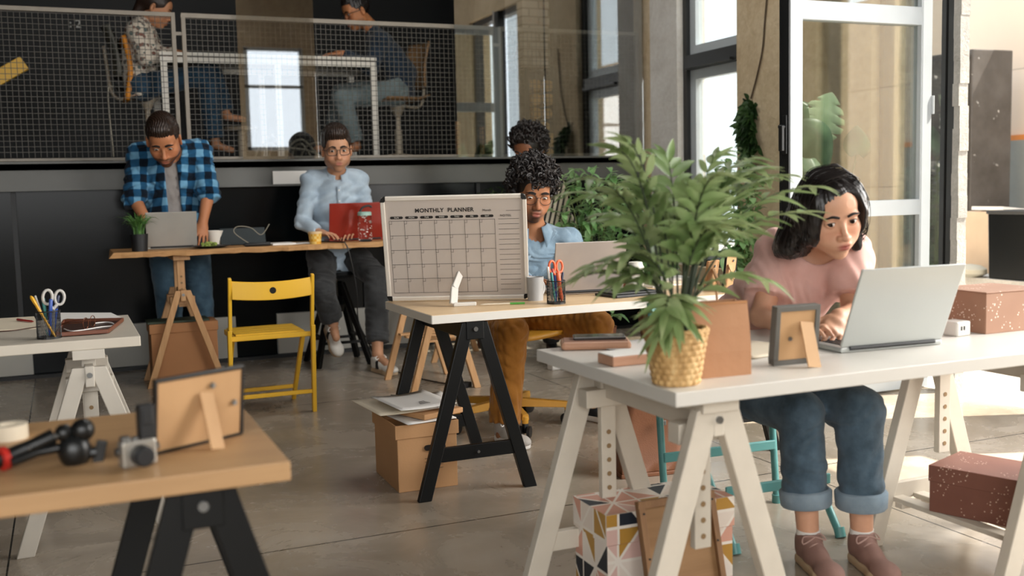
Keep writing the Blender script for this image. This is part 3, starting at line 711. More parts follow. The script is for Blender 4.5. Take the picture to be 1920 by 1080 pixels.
# ---- monthly planner board
BL, BR = PZ(727, 566, ZT), PZ(992, 561, ZT); BL.z = BR.z = ZT
Wd = .60; Hb = .452; ex = (BR-BL).normalized(); rzb = math.atan2(ex.y, ex.x)
bd = thing('planner_board', 'white framed monthly planner board standing on the birch desk', 'board', tuple(BL), rzb)
tilt = .24
MBm = Matrix.Translation(BL) @ Matrix.Rotation(rzb, 4, 'Z') @ Matrix.Rotation(tilt, 4, 'X')
MBm = MBm @ Matrix.Translation((0, 0, .004))
def bp(x, y, z): return MBm @ V((x, y, z))
RB = MBm.to_3x3()
MB().box(bp(Wd/2, .006, Hb/2), (Wd-.01, .008, Hb-.01), RB).build('panel', M('board_face', '#b9aea4', .4, var=.02), bd, world=True)
m_bframe = M('pale_aluminium', '#d8d0c4', .35, .1)
for cx, cz, sx, sz in ((Wd/2, .009, Wd-.04, .018), (Wd/2, Hb-.009, Wd-.04, .018), (.009, Hb/2, .018, Hb-.04), (Wd-.009, Hb/2, .018, Hb-.04)):
    MB().box(bp(cx, .004, cz), (sx, .016, sz), RB).build('frame_rail', m_bframe, bd, world=True, bevel=.003)
for cx, cz, sx, sz in ((0, 0, 1, 1), (Wd, 0, -1, 1), (0, Hb, 1, -1), (Wd, Hb, -1, -1)):
    pts = [(0, .022)]+[(.022-.022*math.cos(t), .022-.022*math.sin(t)) for t in [i*PI/12 for i in range(7)]]+[(.022, 0), (.022, .017), (.017, .022)]
    cm = MB(); pr = [bp(cx+sx*x, -.006, cz+sz*z) for x, z in pts]; q = [bp(cx+sx*x, .014, cz+sz*z) for x, z in pts]; n = len(pr)
    cm.add(pr+q, [tuple(range(n)), tuple(range(2*n-1, n-1, -1))]+[(i, (i+1) % n, n+(i+1) % n, n+i) for i in range(n)]); cm.build('corner_cap', M('black_cap', '#141414', .3), bd, world=True)
m_ink = M('black_ink', '#17120f', .6)
def bz(v): return Hb-v      # measured from the top edge
FY = .0012
tg = MB(); 
def seg(x0, v0, x1, v1, wdt=.0011): tg.box(bp((x0+x1)/2, FY, bz((v0+v1)/2)), (abs(x1-x0)+wdt, .0006, abs(v1-v0)+wdt), RB)
gx0, gx1, gv0, gv1 = .032, .468, .104, .418
for i in range(8): x = gx0+(gx1-gx0)*i/7; seg(x, gv0, x, gv1)
for j in range(6): v = gv0+(gv1-gv0)*j/5; seg(gx0, v, gx1, v)
for i in range(7):
    for j in range(5):
        x = gx0+(gx1-gx0)*i/7; v = gv0+(gv1-gv0)*j/5; seg(x, v+.013, x+.010, v+.013, .0008); seg(x+.010, v, x+.010, v+.013, .0008)
tg.build('calendar_grid', m_ink, bd, world=True)
nl = MB()
for j in range(15): nl.box(bp(.525, FY, bz(.104+.0218*j)), (.085, .0006, .0011), RB)
nl.box(bp(.545, FY, bz(.069)), (.06, .0006, .0011), RB); nl.build('note_lines', m_ink, bd, world=True)
FT = RB.to_4x4() @ Matrix.Rotation(PI/2, 4, 'X')
def btext(s, size, x, v, name, mat=None, bold=0, align='CENTER', sp=1, fy=FY): return text_mesh(s, size, mat or m_ink, Matrix.Translation(bp(x, fy, bz(v))) @ FT, name, bd, bold=bold, align=align, spacing=sp)
btext('MONTHLY  PLANNER', .0235, .262, .062, 'title', bold=.0006, sp=1.08)
btext('Month', .0135, .437, .066, 'month_caption'); btext('NOTES:', .0125, .49, .09, 'notes_caption', align='LEFT', sp=1.15)
pl = M('pill_text', '#d8d2c8', .6)
for i, d in enumerate('SUN MON TUE WED THU FRI SAT'.split()):
    x = gx0+(gx1-gx0)*(i+.5)/7; pm = MB(); pts = []
    for k in range(9): t = -PI/2+PI*k/8; pts.append((.021+.0055*math.cos(t), .0055*math.sin(t)))
    for k in range(9): t = PI/2+PI*k/8; pts.append((-.021+.0055*math.cos(t), .0055*math.sin(t)))
    pm.prism(pts, bp(x, FY, bz(.09)), RB @ V((1, 0, 0)), RB @ V((0, 0, 1)), .0006)
    pm.build('day_pill', m_ink, bd, world=True); btext(d, .0095, x, .09, 'day_name', pl, fy=.0004, sp=1.1)
# white support foot clipped to the board
c = thing('board_foot', 'white plastic support foot in front of the monthly planner board', 'stand', tuple(PZ(850, 577, ZT)), rzb)
R3 = Matrix.Rotation(rzb, 3, 'Z')
p0, p1, p2 = PZ(850, 575, ZT)+V((0, 0, .008)), PY(852, 540, PZ(850, 577, ZT).y+.08), PY(862, 514, PZ(850, 577, ZT).y+.19)
MB().bar(p0, p1, .032, .016, (0, 1, 0)).bar(p1, p2, .032, .014, (0, 1, 0)).build('upright', m_white, c, world=True, bevel=.004)
q = PZ(893, 573, ZT)+V((0, 0, .008)); MB().bar(p0, q, .016, .016).build('foot', m_white, c, world=True, bevel=.004)

# ---- pens, cups
def mesh_cup(label, p, r_, h, group=None):
    c = thing('pen_cup', label, 'pen cup', p)
    m = MB(); n = 44; mm = M('black_wire', '#141414', .4)
    for k in range(n):
        for s in (-1, 1):
            a0 = 2*PI*k/n; a1 = a0+s*.5; m.tube([(r_*math.cos(a0+(a1-a0)*t), r_*math.sin(a0+(a1-a0)*t), .004+(h-.008)*t) for t in (0, .25, .5, .75, 1)], .0006, 4, False)
    m.build('mesh_wall', mm, c)
    MB().tube([(r_*math.cos(2*PI*k/28), r_*math.sin(2*PI*k/28), h) for k in range(28)], .0022, 8, closed=True).build('rim', mm, c, smooth=True)
    MB().lathe([(0, 0), (r_+.001, 0), (r_+.001, .007), (0, .004)], n=28).build('base', mm, c)
    return c
def pen(label, base, tip, r_, mat, kind='pen', group=None, cap=None):
    base, tip = V(base), V(tip); L = (tip-base).length; d = (tip-base)/L
    t = thing(kind, label, kind.replace('_', ' '), tuple(base), 0, group); R = frame_from(d)
    MB().lathe([(0, 0), (r_*.35, .004), (r_, .018), (r_, L*.68), (r_*1.02, L*.68)], (0, 0, 0), 10, R).build('barrel', mat, t, smooth=True)
    MB().lathe([(r_*1.12, L*.67), (r_*1.12, L-.003), (r_*.8, L), (0, L)], (0, 0, 0), 10, R).build('cap', cap or mat, t, smooth=True)
    return t
def scissors(label, base, d, mat, blade):
    t = thing('scissors', label, 'scissors', tuple(base)); d = V(d).normalized(); x = V((1, .2, 0)); x = (x-d*x.dot(d)).normalized()
    for s in (-1, 1):
        c = d*.125+x*s*.019; h = MB().tube([c+x*math.cos(2*PI*k/16)*.015+d*math.sin(2*PI*k/16)*.024 for k in range(16)], .005, 8, closed=True); h.tube([c-d*.022-x*s*.006, d*.085], .0055, 8)
        h.build('handle', mat, t, smooth=True)
        MB().bar(d*.088+x*s*.002, d*.005+x*s*.004, .009, .002, d.cross(x)).build('blade', blade, t)
    return t
m_blue = M('blue_plastic', '#2a4ea0', .3); m_navy = M('navy_plastic', '#1d2743', .35); m_red = M('red_plastic', '#a5312c', .35); m_orange = M('orange_plastic', '#e2653a', .35); m_tealp = M('teal_plastic', '#3f8f8c', .35); m_grey = M('grey_plastic', '#b9b6b0', .35); m_ypl = M('yellow_plastic', '#e0a51f', .35)
c0 = PZ(93, 634, ZT); mesh_cup('black wire mesh pen cup on the white desk with a yellow cutter', tuple(c0), .038, .092)
def at(c, x, y, z): return V(c)+V((x, y, z))
k = thing('box_cutter', 'yellow box cutter leaning out of the black pen cup on the white desk', 'cutter', tuple(at(c0, .018, -.02, .006)))
pp = [V((0, 0, 0)), V((-.035, -.004, .075)), V((-.055, -.002, .118)), V((-.067, 0, .142))]
MB().tube(spline(pp, 6), [.0065]*6+[.008]*6+[.010]*4+[.009, .006, .002], 10, flat=.6).build('handle', m_ypl, k, smooth=True)
MB().bar((-.030, -.006, .06), (-.044, -.006, .09), .006, .004).build('slider', m_keys, k)
pen('blue capped pen in the black pen cup on the white desk', at(c0, .0, .0, .006), at(c0, .012, -.006, .132), .0055, m_blue)
pen('second blue pen beside the scissors in the white desk pen cup', at(c0, .01, .015, .006), at(c0, .036, .014, .142), .005, m_blue, cap=m_navy)
pen('teal pen at the back of the white desk pen cup', at(c0, -.005, .02, .006), at(c0, -.012, .02, .135), .005, m_tealp)
pen('thin grey pen leaning left in the white desk pen cup', at(c0, .0, .01, .006), at(c0, -.036, .012, .145), .0035, m_grey)
scissors('grey handled scissors in the white desk pen cup', at(c0, .008, .0, .012), (.1, .1, 1), m_grey, m_screw)
c1 = PZ(1043, 569, ZT); mesh_cup('black wire mesh pen cup on the birch desk in front of the grey laptop', tuple(c1), .037, .092)
scissors('orange handled scissors in the birch desk pen cup', at(c1, .006, .01, .022), (.02, .05, 1), m_orange, m_screw)
pen('fat orange marker leaning in the birch desk pen cup', at(c1, .02, -.01, .006), at(c1, .0, -.02, .128), .008, m_orange)
for lb, x, y, x2, y2, h, mt, cp in (('teal pen on the near rim of the birch desk pen cup', -.01, -.01, -.028, -.02, .128, m_tealp, m_tealp), ('white capped pen in the birch desk pen cup', -.012, .01, -.034, .0, .15, m_grey, m_paper), ('red pen in the birch desk pen cup', -.004, 0, -.018, -.008, .142, m_red, m_red),
    ('dark blue pen in the birch desk pen cup', .012, 0, .03, -.005, .125, m_navy, m_navy), ('blue pen between orange marker and teal pen in the birch desk pen cup', .0, .0, -.008, -.012, .115, m_blue, m_blue), ('black pen at the outer rim of the birch desk pen cup', .015, .01, .036, .008, .124, m_keys, m_grey)):
    pen(lb, at(c1, x, y, .006), at(c1, x2, y2, h), .0045, mt, cap=cp)
def lying(label, u0, v0, u1, v1, z, r_, mat, cap=None, kind='pen'):
    a, b = PZ(u0, v0, z), PZ(u1, v1, z); return pen(label, a+V((0, 0, r_)), b+V((0, 0, r_)), r_, mat, kind, cap=cap)
lying('green pen lying at the front edge of the birch desk', 900, 573, 984, 570, ZT, .004, m_cream, M('green_plastic', '#4f9a3c', .4))
lying('red pen lying on the papers of the white desk', 64, 605, 32, 601, ZT+.003, .004, m_red)
lying('olive pencil lying across the papers of the white desk', 120, 601, 172, 603, ZT+.004, .004, M('olive_wood', '#8d7a3c', .5), kind='pencil')
lying('white and red highlighter lying beside the grey laptop', 1196, 540, 1166, 537, ZT, .008, m_paper, m_red, kind='highlighter')
_a, _b = PY(455, 455, 6.69), PY(507, 452, 6.69)
pen('black marker lying on the tall bench beside the plate', V((_a.x, 6.69, BZ+.012)), V((_b.x, 6.69, BZ+.012)), .012, m_keys, 'marker')

def mug(label, p, r_, h, mat, rz=0, taper=.85, handle=True, name='mug'):
    m = thing(name, label, 'cup', p, rz)
    MB().lathe([(0, 0), (r_*taper, 0), (r_, h), (r_-.004, h), (r_*taper-.004, .006), (0, .006)], n=28).build('body', mat, m, smooth=True)
    if handle: MB().tube([(r_*.9+.022*math.sin(t), 0, h*.5-h*.28*math.cos(t)) for t in [PI*i/12 for i in range(13)]], .005, 8, flat=1.4).build('handle', mat, m, smooth=True)
    MB().lathe([(0, h*.82), (r_-.006, h*.82)], n=20).build('coffee', M('coffee_surface', '#2a1a10', .2), m)
    return m
mug('grey mug beside the planner board on the birch desk', tuple(PZ(1004, 563, ZT)), .036, .098, M('grey_glaze', '#a3a3a2', .3), .4, .9)
mug('large white cup behind the salad plate on the tall bench', (PY(403, 451, 6.98).x, 6.98, BZ), .056, .1, m_ceram, 2.5, .62)
t = NT('yellow_check_cup'); v = t.coords(); ch = t.node('ShaderNodeTexChecker'); t.link(v, ch.inputs[0]); ch.inputs['Scale'].default_value = 60; ch.inputs[1].default_value = lin('#e0a52c'); ch.inputs[2].default_value = lin('#e9c774'); t.color(ch.outputs[0]); t.set(rough=.5)
q = PY(591, 447, 6.66); cu = thing('paper_cup', 'small yellow patterned paper cup on the tall bench beside the red laptop', 'cup', (q.x, 6.66, BZ))
MB().lathe([(0, 0), (.036, 0), (.043, .068), (.040, .068), (.034, .004), (0, .004)], n=26).build('body', t.m, cu, smooth=True); MB().lathe([(.0, .07), (.045, .066), (.046, .074), (.042, .08), (0, .08)], n=26).build('lid', M('cream_lid', '#d9b98c', .5), cu, smooth=True)

# ---- tall bench: plant pot, plate, tablet, bottle, papers, cable
q = PY(262, 462, 6.68); gp = thing('potted_grass', 'small black pot of green grass at the end of the tall bench', 'plant', (q.x, 6.68, BZ))
MB().lathe([(0, 0), (.045, 0), (.052, .105), (.048, .105), (.043, .09), (0, .09)], n=24).build('pot', m_keys, gp, smooth=True)
gm = MB(); R_ = random.Random(2)
for k in range(110):
    a = R_.uniform(0, 2*PI); e = R_.uniform(.02, .12)**1; h = R_.uniform(.09, .15); b0 = V((math.cos(a)*.03*R_.random(), math.sin(a)*.03*R_.random(), .09)); 
    pts = bez(b0, b0+V((0, 0, h*.6)), b0+V((math.cos(a)*e*.5, math.sin(a)*e*.5, h)), b0+V((math.cos(a)*e, math.sin(a)*e, h*R_.uniform(.55, 1.05))), 6)
    gm.tube(pts, [.0035, .0038, .0036, .003, .0024, .0014, .0004], 4, flat=.3)
t = NT('grass_blade'); t.color(t.ramp(t.noise(t.coords(), 30, 2), [(.3, lin('#1d3a16')), (.6, lin('#4d7a35')), (.8, lin('#93a95c'))])); t.set(rough=.5)
gm.build('foliage', t.m, gp, smooth=True)
q = PY(396, 456, 6.70); pt = thing('plate', 'black plate of salad on the tall bench beside the silver laptop', 'plate', (q.x, 6.72, BZ))
MB().lathe([(0, .002), (.07, .002), (.118, .014), (.12, .016), (.07, .006), (0, .006)], n=32).build('dish', m_keys, pt, smooth=True)
R_ = random.Random(4); sm = MB()
for k in range(26):
    a = R_.uniform(0, 6.3); rr = .05*R_.random(); sm.ball((rr*math.cos(a)-.01, rr*math.sin(a), .012+.02*R_.random()), (.014, .009, .006), 6, Euler((R_.random()*2, R_.random()*2, a)).to_matrix())
s_ = sm.build('salad', M('salad_leaf', '#8fa04a', .5, var=.4, vscale=60), pt, smooth=True)
s_['kind'] = 'stuff'
a0, a1 = PY(412, 452, 6.95), PY(499, 450, 6.95)
tb = thing('tablet', 'dark tablet in a folded stand on the tall bench behind the salad plate', 'tablet', ((a0.x+a1.x)/2, 6.93, BZ))
Rt = Matrix.Rotation(-.35, 3, 'X'); MB().box(Rt @ V((0, 0, .06)), (.29, .01, .115), Rt).build('case', M('slate_case', '#1b2629', .35), tb, bevel=.003); MB().box((0, .06, .045), (.28, .006, .1), (.5, 0, 0)).build('stand_flap', m_keys, tb)
q = [PZ(u, v, BZ)+V((0, 0, .004)) for u, v in ((428, 457), (440, 459), (455, 456))]
tag(MB().tube(spline(q, 6), .004, 6).build('white_cable', m_paper, smooth=True), 'short white cable lying on the tall bench between plate and marker', 'cable')
q = [PY(u, v, 6.85) for u, v in ((470, 447), (440, 437), (445, 425), (470, 427), (490, 440), (505, 420))]
q[0].z = BZ+.005
tag(MB().tube(spline(q, 6), .003, 6).build('tablet_cable', m_cable, smooth=True), 'looped grey cable standing up in front of the dark tablet', 'cable')
for i, (u0, u1, yy, hh, lb) in enumerate(((508, 552, 6.72, .012, 'white notebook lying on the tall bench near the marker'), (545, 583, 6.75, .004, 'white sheet of paper lying on the tall bench left of the yellow cup'.replace('left of', 'beside')))):
    a0, a1 = PY(u0, 450, yy), PY(u1, 449, yy); o = MB().box(((a0.x+a1.x)/2, yy+.05, BZ+hh/2), (a1.x-a0.x, .16, hh), (0, 0, .05)).build('notebook' if i == 0 else 'paper_sheet', m_paper, None, bevel=.0015); tag(o, lb, 'notebook' if i == 0 else 'paper')
q = PY(685, 447, 6.7); bt = thing('water_bottle', 'clear dotted water bottle with a mint lid in front of the red laptop', 'bottle', (q.x, 6.7, BZ))
gb = M('bottle_glass', '#e6ece8', .05); 
t = NT('clear_plastic'); t.set(rough=.02, trans=1, ior=1.2).color((.95, .97, .96, 1)); m_clear = t.m
MB().lathe([(0, 0), (.043, 0), (.045, .006), (.044, .17), (.038, .178)], n=28).build('body', m_clear, bt, smooth=True)
dm = MB(); R_ = random.Random(8)
for k in range(60): a = R_.uniform(0, 2*PI); z = R_.uniform(.012, .165); d = V((math.cos(a), math.sin(a), 0)); dm.lathe([(0, 0), (.004, 0), (.004, .0006), (0, .0006)], d*.0452+V((0, 0, z)), 8, frame_from(d))
dm.build('dot_print', m_paper, bt)
MB().lathe([(.045, .172), (.046, .172), (.046, .192), (.04, .197), (0, .197)], n=28).build('lid', M('mint_lid', '#9fc4b8', .4), bt, smooth=True); MB().tube(spline([(-.03, 0, .196), (-.01, 0, .225), (.03, 0, .235), (.05, 0, .225)], 5), .007, 8).build('carry_loop', m_keys, bt, smooth=True)
q = [PY(600, 445, 6.86), PY(641, 449, 6.62), PY(647, 456, 6.58), PY(655, 475, 6.57), PY(668, 540, 6.6), PY(672, 600, 6.62), PY(690, 640, 6.6), PZ(715, 690, 0), PZ(740, 697, 0), PZ(790, 712, 0), PZ(840, 722, 0), PZ(862, 727, 0)]
q[0].z = q[1].z = BZ+.006
for k in (7, 8, 9, 10, 11): q[k].z = .006
tag(MB().tube(spline(q, 6), .0045, 6).build('laptop_cable', m_bcable, smooth=True), 'black laptop cable hanging off the tall bench and running across the floor', 'cable')
q = PZ(868, 727, 0); pb = thing('power_adapter', 'black power adapter lying on the floor beside the black trestle leg', 'adapter', tuple(q), .5); MB().box((0, 0, .015), (.11, .05, .03)).build('body', m_keys, pb, bevel=.004); MB().box((-.065, 0, .012), (.03, .03, .022)).build('plug', m_paper, pb, bevel=.003)
q = PZ(1045, 692, 0); ps = thing('power_strip', 'white power strip with a cord on the floor behind the swivel chair', 'power strip', tuple(q), .2)
MB().box((0, 0, .022), (.12, .06, .044)).build('body', m_paper, ps, bevel=.006); MB().tube(spline([(.06, 0, .015), (.2, .02, .006), (.4, -.05, .006), (.7, .08, .006)], 6), .006, 6).build('cord', m_paper, ps, smooth=True)

# ---- cartons
q0, q1 = PZ(274, 735, 0), PZ(392, 727, 0)
c = thing('lidded_carton', 'brown carton with a dark green folder on top between the bench trestle legs', 'box', (.655, 6.87, 0))
MB().box((0, 0, .17), (.40, .235, .34)).build('body', m_kraftb, c, bevel=.004); MB().box((0, 0, .36), (.415, .245, .06)).build('lid', m_kraftb, c, bevel=.004)
o = MB().box((.625, 6.86, .398), (.37, .2, .012)).build('green_folder', M('dark_green_card', '#2f3d2c', .6)); tag(o, 'dark green folder lying on the brown carton under the tall bench', 'folder')
q = PZ(748, 925, 0); bw, bd_, bh = .245, .345, .215
c = thing('archive_box', 'brown archive box full of papers under the planner desk', 'box', (q.x, q.y, 0), -.02)
MB().box((bw/2, bd_/2, bh/2), (bw, bd_, bh)).build('body', m_kraft, c, bevel=.003)
MB().box((bw/2, -.002, bh+.025), (bw+.016, .006, .055)).box((bw/2, bd_+.002, bh+.025), (bw+.016, .006, .055)).box((-.004, bd_/2, bh+.025), (.006, bd_+.008, .055)).box((bw+.004, bd_/2, bh+.025), (.006, bd_+.008, .055)).box((bw/2, bd_/2, bh+.003), (bw, bd_, .006)).build('lid', m_kraft, c, bevel=.002)
MB().prism([(x+math.cos(t)*.011+s*.033, math.sin(t)*.011) for s, ts in ((1, [-PI/2+PI*i/6 for i in range(7)]), (-1, [PI/2+PI*i/6 for i in range(7)])) for x in (0,) for t in ts], (bw*.62, -.0022, bh*.78), (1, 0, 0), (0, 0, 1), .004).build('hand_hole', M('hole_dark', '#1a1009', .9), c)
lm = MB()
for k in range(4): lm.box((bw*.60, -.0012, bh*.58-.014*k), (.075, .0015, .0012))
lm.build('printed_lines', m_ink, c)
R_ = random.Random(21)
def sheet(name, label, cat, cx, cy, z, w, d, rz, mat, th=.002, curl=.0):
    m = MB()
    c_, s_ = math.cos(rz), math.sin(rz)
    m.grid(lambda u, v: V((cx+(u-.5)*w*c_-(v-.5)*d*s_, cy+(u-.5)*w*s_+(v-.5)*d*c_, z+curl*((2*u-1)**2)*(.5+v)*.5)), 9, 7)
    return tag(m.build(name, mat, smooth=True, solid=th), label, cat)
bx, by, z0 = q.x+bw/2, q.y+bd_/2, bh+.056
sheet('paper_sheet', 'white sheets bulging at the bottom of the archive box pile', 'paper', bx+.005, by-.05, z0+.002, .21, .27, .12, m_paper, .004)
fo = MB().box((bx+.03, by-.02, z0+.02), (.2, .29, .022), (0, 0, .35)).build('ring_binder', m_kraft, None, bevel=.004); tag(fo, 'brown ring binder in the pile on the archive box', 'binder')
sheet('card_folder', 'open brown card folder sticking out of the archive box pile', 'folder', bx-.07, by+.03, z0+.036, .25, .33, .1, m_cream, .004, .01)
sheet('paper_sheet', 'lower white sheet of the loose papers lying on top of the archive box', 'paper', bx+.04, by, z0+.045, .215, .3, -.15, m_paper, .002, .012)
tp = sheet('paper_sheet', 'topmost white sheet with a small sketch on the archive box', 'paper', bx-.005, by-.02, z0+.055, .24, .31, .12, m_paper, .002, .012)
sk = MB()
for k in range(5): sk.box((bx+.02, by-.1+.012*k, z0+.058), (.05-.006*k, .0015, .0008), (0, 0, .3))
sk.build('sketch', m_ink, tp)

# ---- the planner desk: dark notebooks, phone, papers
a = PZ(1178, 556, ZT)
for i, (z, rz, sz, lb) in enumerate(((.006, .12, (.24, .16, .012), 'thick black notebook lying on the birch desk by the grey laptop'), (.016, .05, (.22, .145, .008), 'slim black notebook on top of the thick black one'))):
    o = MB().box((0, 0, 0), sz).build('notebook', m_keys, None, bevel=.003); o.location = (a.x+.03, a.y+.05, ZT+z); o.rotation_euler = (0, 0, rz); tag(o, lb, 'notebook')
ph = thing('phone', 'dark phone lying on the slim black notebook', 'phone', (a.x+.03, a.y+.045, ZT+.0203), -.1); MB().box((0, 0, .004), (.14, .07, .008)).build('body', m_keys, ph, bevel=.003); MB().box((0, 0, .0083), (.132, .063, .0006)).build('screen', M('screen_glass', '#0b0d10', .1), ph)
a = PZ(1235, 535, ZT)
for i in range(3):
    o = MB().box((0, 0, 0), (.21, .15, .012)).build('book', [m_paper, m_cream, m_grey][i], None, bevel=.002); o.location = (a.x+.02*i, a.y, ZT+.006+.0122*i); o.rotation_euler = (0, 0, .2-.2*i); tag(o, ['lowest white book of the stack behind the basket plant', 'cream book in the middle of the stack behind the basket plant', 'grey book on top of the stack behind the basket plant'][i], 'book')
a = PZ(1205, 545, ZT); jr = thing('rope_jar', 'pale ribbed jar standing beside the grey laptop on the birch desk', 'jar', (a.x+.0, a.y+.06, ZT)); MB().lathe([(0, 0)]+[(.036+.003*math.cos(i*PI), .004+i*.012) for i in range(10)]+[(.03, .125), (0, .125)], n=20).build('body', M('rope_white', '#d8d6ca', .8), jr, smooth=True)

# ---- the white desk: papers, leather tray, glasses
def flat_sheet(name, label, cat, pts, z, mat, th=.0015):
    q = [PZ(u, v, z) for u, v in pts]; m = MB(); t = V((0, 0, th)); m.add(q+[p+t for p in q], [(3, 2, 1, 0), (4, 5, 6, 7)]+[(i, (i+1) % 4, 4+(i+1) % 4, 4+i) for i in range(4)])
    return tag(m.build(name, mat), label, cat)
flat_sheet('paper_sheet', 'cream sheet lying on the far part of the white desk behind the pen cup', 'paper', ((-80, 624), (75, 616), (64, 594), (-80, 602)), ZT, m_cream, .002)
flat_sheet('paper_sheet', 'white sheet lying beside the leather tray on the white desk', 'paper', ((112, 604), (232, 598), (208, 587), (112, 587)), ZT, m_paper, .002)
tr_ = thing('leather_tray', 'dark leather valet tray on the white desk behind the pen cup', 'tray', tuple(PZ(168, 615, ZT)), 0)
q = [PZ(u, v, ZT+.004) for u, v in ((105, 631), (203, 624), (231, 602), (120, 605))]; n_ = V((0, 0, .003)); m = MB().add(q+[p+n_ for p in q], [(3, 2, 1, 0), (4, 5, 6, 7)]+[(i, (i+1) % 4, 4+(i+1) % 4, 4+i) for i in range(4)]); m.build('base', m_darkleather, tr_, world=True)
m = MB()
for i in range(4): m.bar(q[i]+n_*2, q[(i+1) % 4]+n_*2, .006, .014)
m.build('rim', M('brown_leather', '#6d3d28', .45), tr_, world=True, bevel=.002)
def glasses_flat(label, p, rz):
    g = thing('eyeglasses', label, 'glasses', p, rz); m = M('copper_wire', '#7a4a33', .3, .6)
    for s in (-1, 1):
        MB().tube([(s*.033+.024*math.cos(2*PI*k/20), 0, .022+.02*math.sin(2*PI*k/20)) for k in range(20)], .0014, 6, closed=True).build('rim', m, g, smooth=True)
        MB().tube(spline([(s*.058, 0, .028), (s*.06, .06, .026), (s*.058, .12, .012)], 5), .0014, 6).build('temple', m, g, smooth=True)
    MB().tube([(-.01, 0, .024), (0, 0, .029), (.01, 0, .024)], .0014, 6).build('bridge', m, g); return g
glasses_flat('copper rimmed eyeglasses lying in the dark leather tray', tuple(PZ(168, 616, ZT+.008)), 1.2)
q = [PZ(u, v, ZT+.01) for u, v in ((120, 617), (135, 621), (160, 618), (190, 613), (210, 611), (213, 607), (200, 604), (178, 606))]
tag(MB().tube(spline(q, 6), .0022, 6).build('white_earphone_cord', m_paper, smooth=True), 'white earphone cord coiled in the dark leather tray', 'cord')
q = [PZ(u, v, ZT+.004) for u, v in ((-60, 623), (10, 621), (50, 616), (76, 612))]
tag(MB().tube(spline(q, 6), .002, 6).build('brown_cord', m_darkleather, smooth=True), 'thin brown cord lying on the white desk and the cream sheet', 'cord')

# ---- the foreground wood desk: camera, gimbal, tape
a = PZ(264, 876, ZT); cm = thing('compact_camera', 'small silver camera with a black flash beside the thin black picture frame', 'camera', tuple(a), .3)
MB().box((0, .012, .024), (.06, .026, .046)).build('body', M('brushed_silver', '#a9a49b', .35, .6), cm, bevel=.004)
MB().cyl((0, -.001, .022), (0, -.022, .022), .018).cyl((0, -.022, .022), (0, -.027, .022), .015).build('lens', m_keys, cm, bevel=.001)
MB().cyl((-.02, .012, .047), (-.02, .012, .055), .009).build('dial', m_screw, cm); MB().cyl((-.002, .012, .047), (-.002, .012, .052), .006).build('shutter_button', m_screw, cm)
MB().box((.018, .014, .076), (.026, .022, .058)).box((.018, .003, .085), (.018, .004, .028)).build('flash_unit', m_keys, cm, bevel=.003); MB().cyl((-.032, .012, .03), (-.037, .012, .03), .007).cyl((.03, .012, .03), (.037, .012, .03), .007).build('strap_lug', m_screw, cm)
g = thing('camera_gimbal', 'black camera gimbal with a red ring lying on the foreground wood desk', 'gimbal', tuple(PZ(120, 870, ZT)))
def P0(u, v, z): return PZ(u, v, ZT+z)
def Q(u, v, y): return PY(u, v, y)
yb = PZ(120, 872, ZT).y; m_gim = M('gimbal_black', '#131414', .35)
MB().tube([Q(-60, 880, yb-.03), Q(10, 858, yb), Q(60, 836, yb), Q(100, 818, yb+.01)], [.016, .014, .012, .014], 14).build('arm', m_gim, g, smooth=True, world=True)
MB().tube([Q(20, 868, yb-.02), Q(70, 848, yb), Q(120, 838, yb)], .008, 10).build('lower_arm', m_gim, g, smooth=True, world=True)
MB().ball(Q(140, 845, yb), (.028, .026, .032), 18).build('motor', m_gim, g, smooth=True, world=True)
MB().ball(Q(155, 806, yb), .0205, 16).build('ball_head', m_gim, g, smooth=True, world=True); MB().ball(Q(120, 812, yb), .016, 14).build('knob', m_gim, g, smooth=True, world=True)
MB().tube([Q(150, 850, yb), Q(180, 848, yb)], .010, 10).build('joint', m_gim, g, world=True); MB().bar(Q(183, 868, yb), Q(192, 826, yb), .018, .012, (0, 1, 0)).build('mount_plate', m_gim, g, world=True, bevel=.002)
MB().lathe([(.016, -.006), (.021, -.005), (.021, .005), (.016, .006)], Q(6, 860, yb-.004), 20, frame_from(Q(10, 858, yb)-Q(-60, 880, yb-.03))).build('red_ring', M('red_anodised', '#b32a22', .3), g, smooth=True, world=True)
for u, v in ((105, 818), (55, 840)): MB().ball(Q(u, v, yb-.013), .004, 8).build('screw', m_screw, g, world=True)
a = PZ(18, 822, ZT); MBt = MB().lathe([(.016, 0), (.034, 0), (.034, .028), (.016, .028), (.016, 0)], tuple(a), 28).build('tape_roll', m_cream, smooth=True); tag(MBt, 'white roll of tape on the foreground wood desk behind the gimbal', 'tape')

# ---- the woman's desk
m_rose = Wood('rose_wood_tray', '#b48468', '#c99c80', 'X', 3, .5)
a = PZ(1058, 655, ZT); tr_ = thing('wooden_tray', 'rosy wooden tray carrying a dark phone at the white desk corner', 'tray', (a.x+.09, a.y-.02, ZT), -.42)
MB().box((0, 0, .012), (.20, .10, .024)).build('body', m_rose, tr_, bevel=.01); MB().box((0, 0, .0245), (.18, .08, .002)).build('inlay', M('rose_felt', '#8f6a58', .9), tr_)
ph = thing('phone', 'dark phone resting on the rosy wooden tray', 'phone', (a.x+.105, a.y-.015, ZT+.0258), -.42); MB().box((0, 0, .004), (.15, .072, .008)).build('body', M('phone_graphite', '#3b3431', .3), ph, bevel=.003); MB().box((0, 0, .0083), (.142, .065, .0006)).build('screen', M('screen_glass', '#0b0d10', .1), ph)
a = PZ(1150, 687, ZT); o = thing('wooden_box', 'small flat wooden box with a white lid in front of the rosy tray', 'box', (a.x+.055, a.y+.03, ZT), .0); MB().box((0, 0, .013), (.125, .085, .026)).build('body', m_rose, o, bevel=.003); MB().box((0, 0, .0275), (.121, .081, .003)).build('lid', m_paper, o)
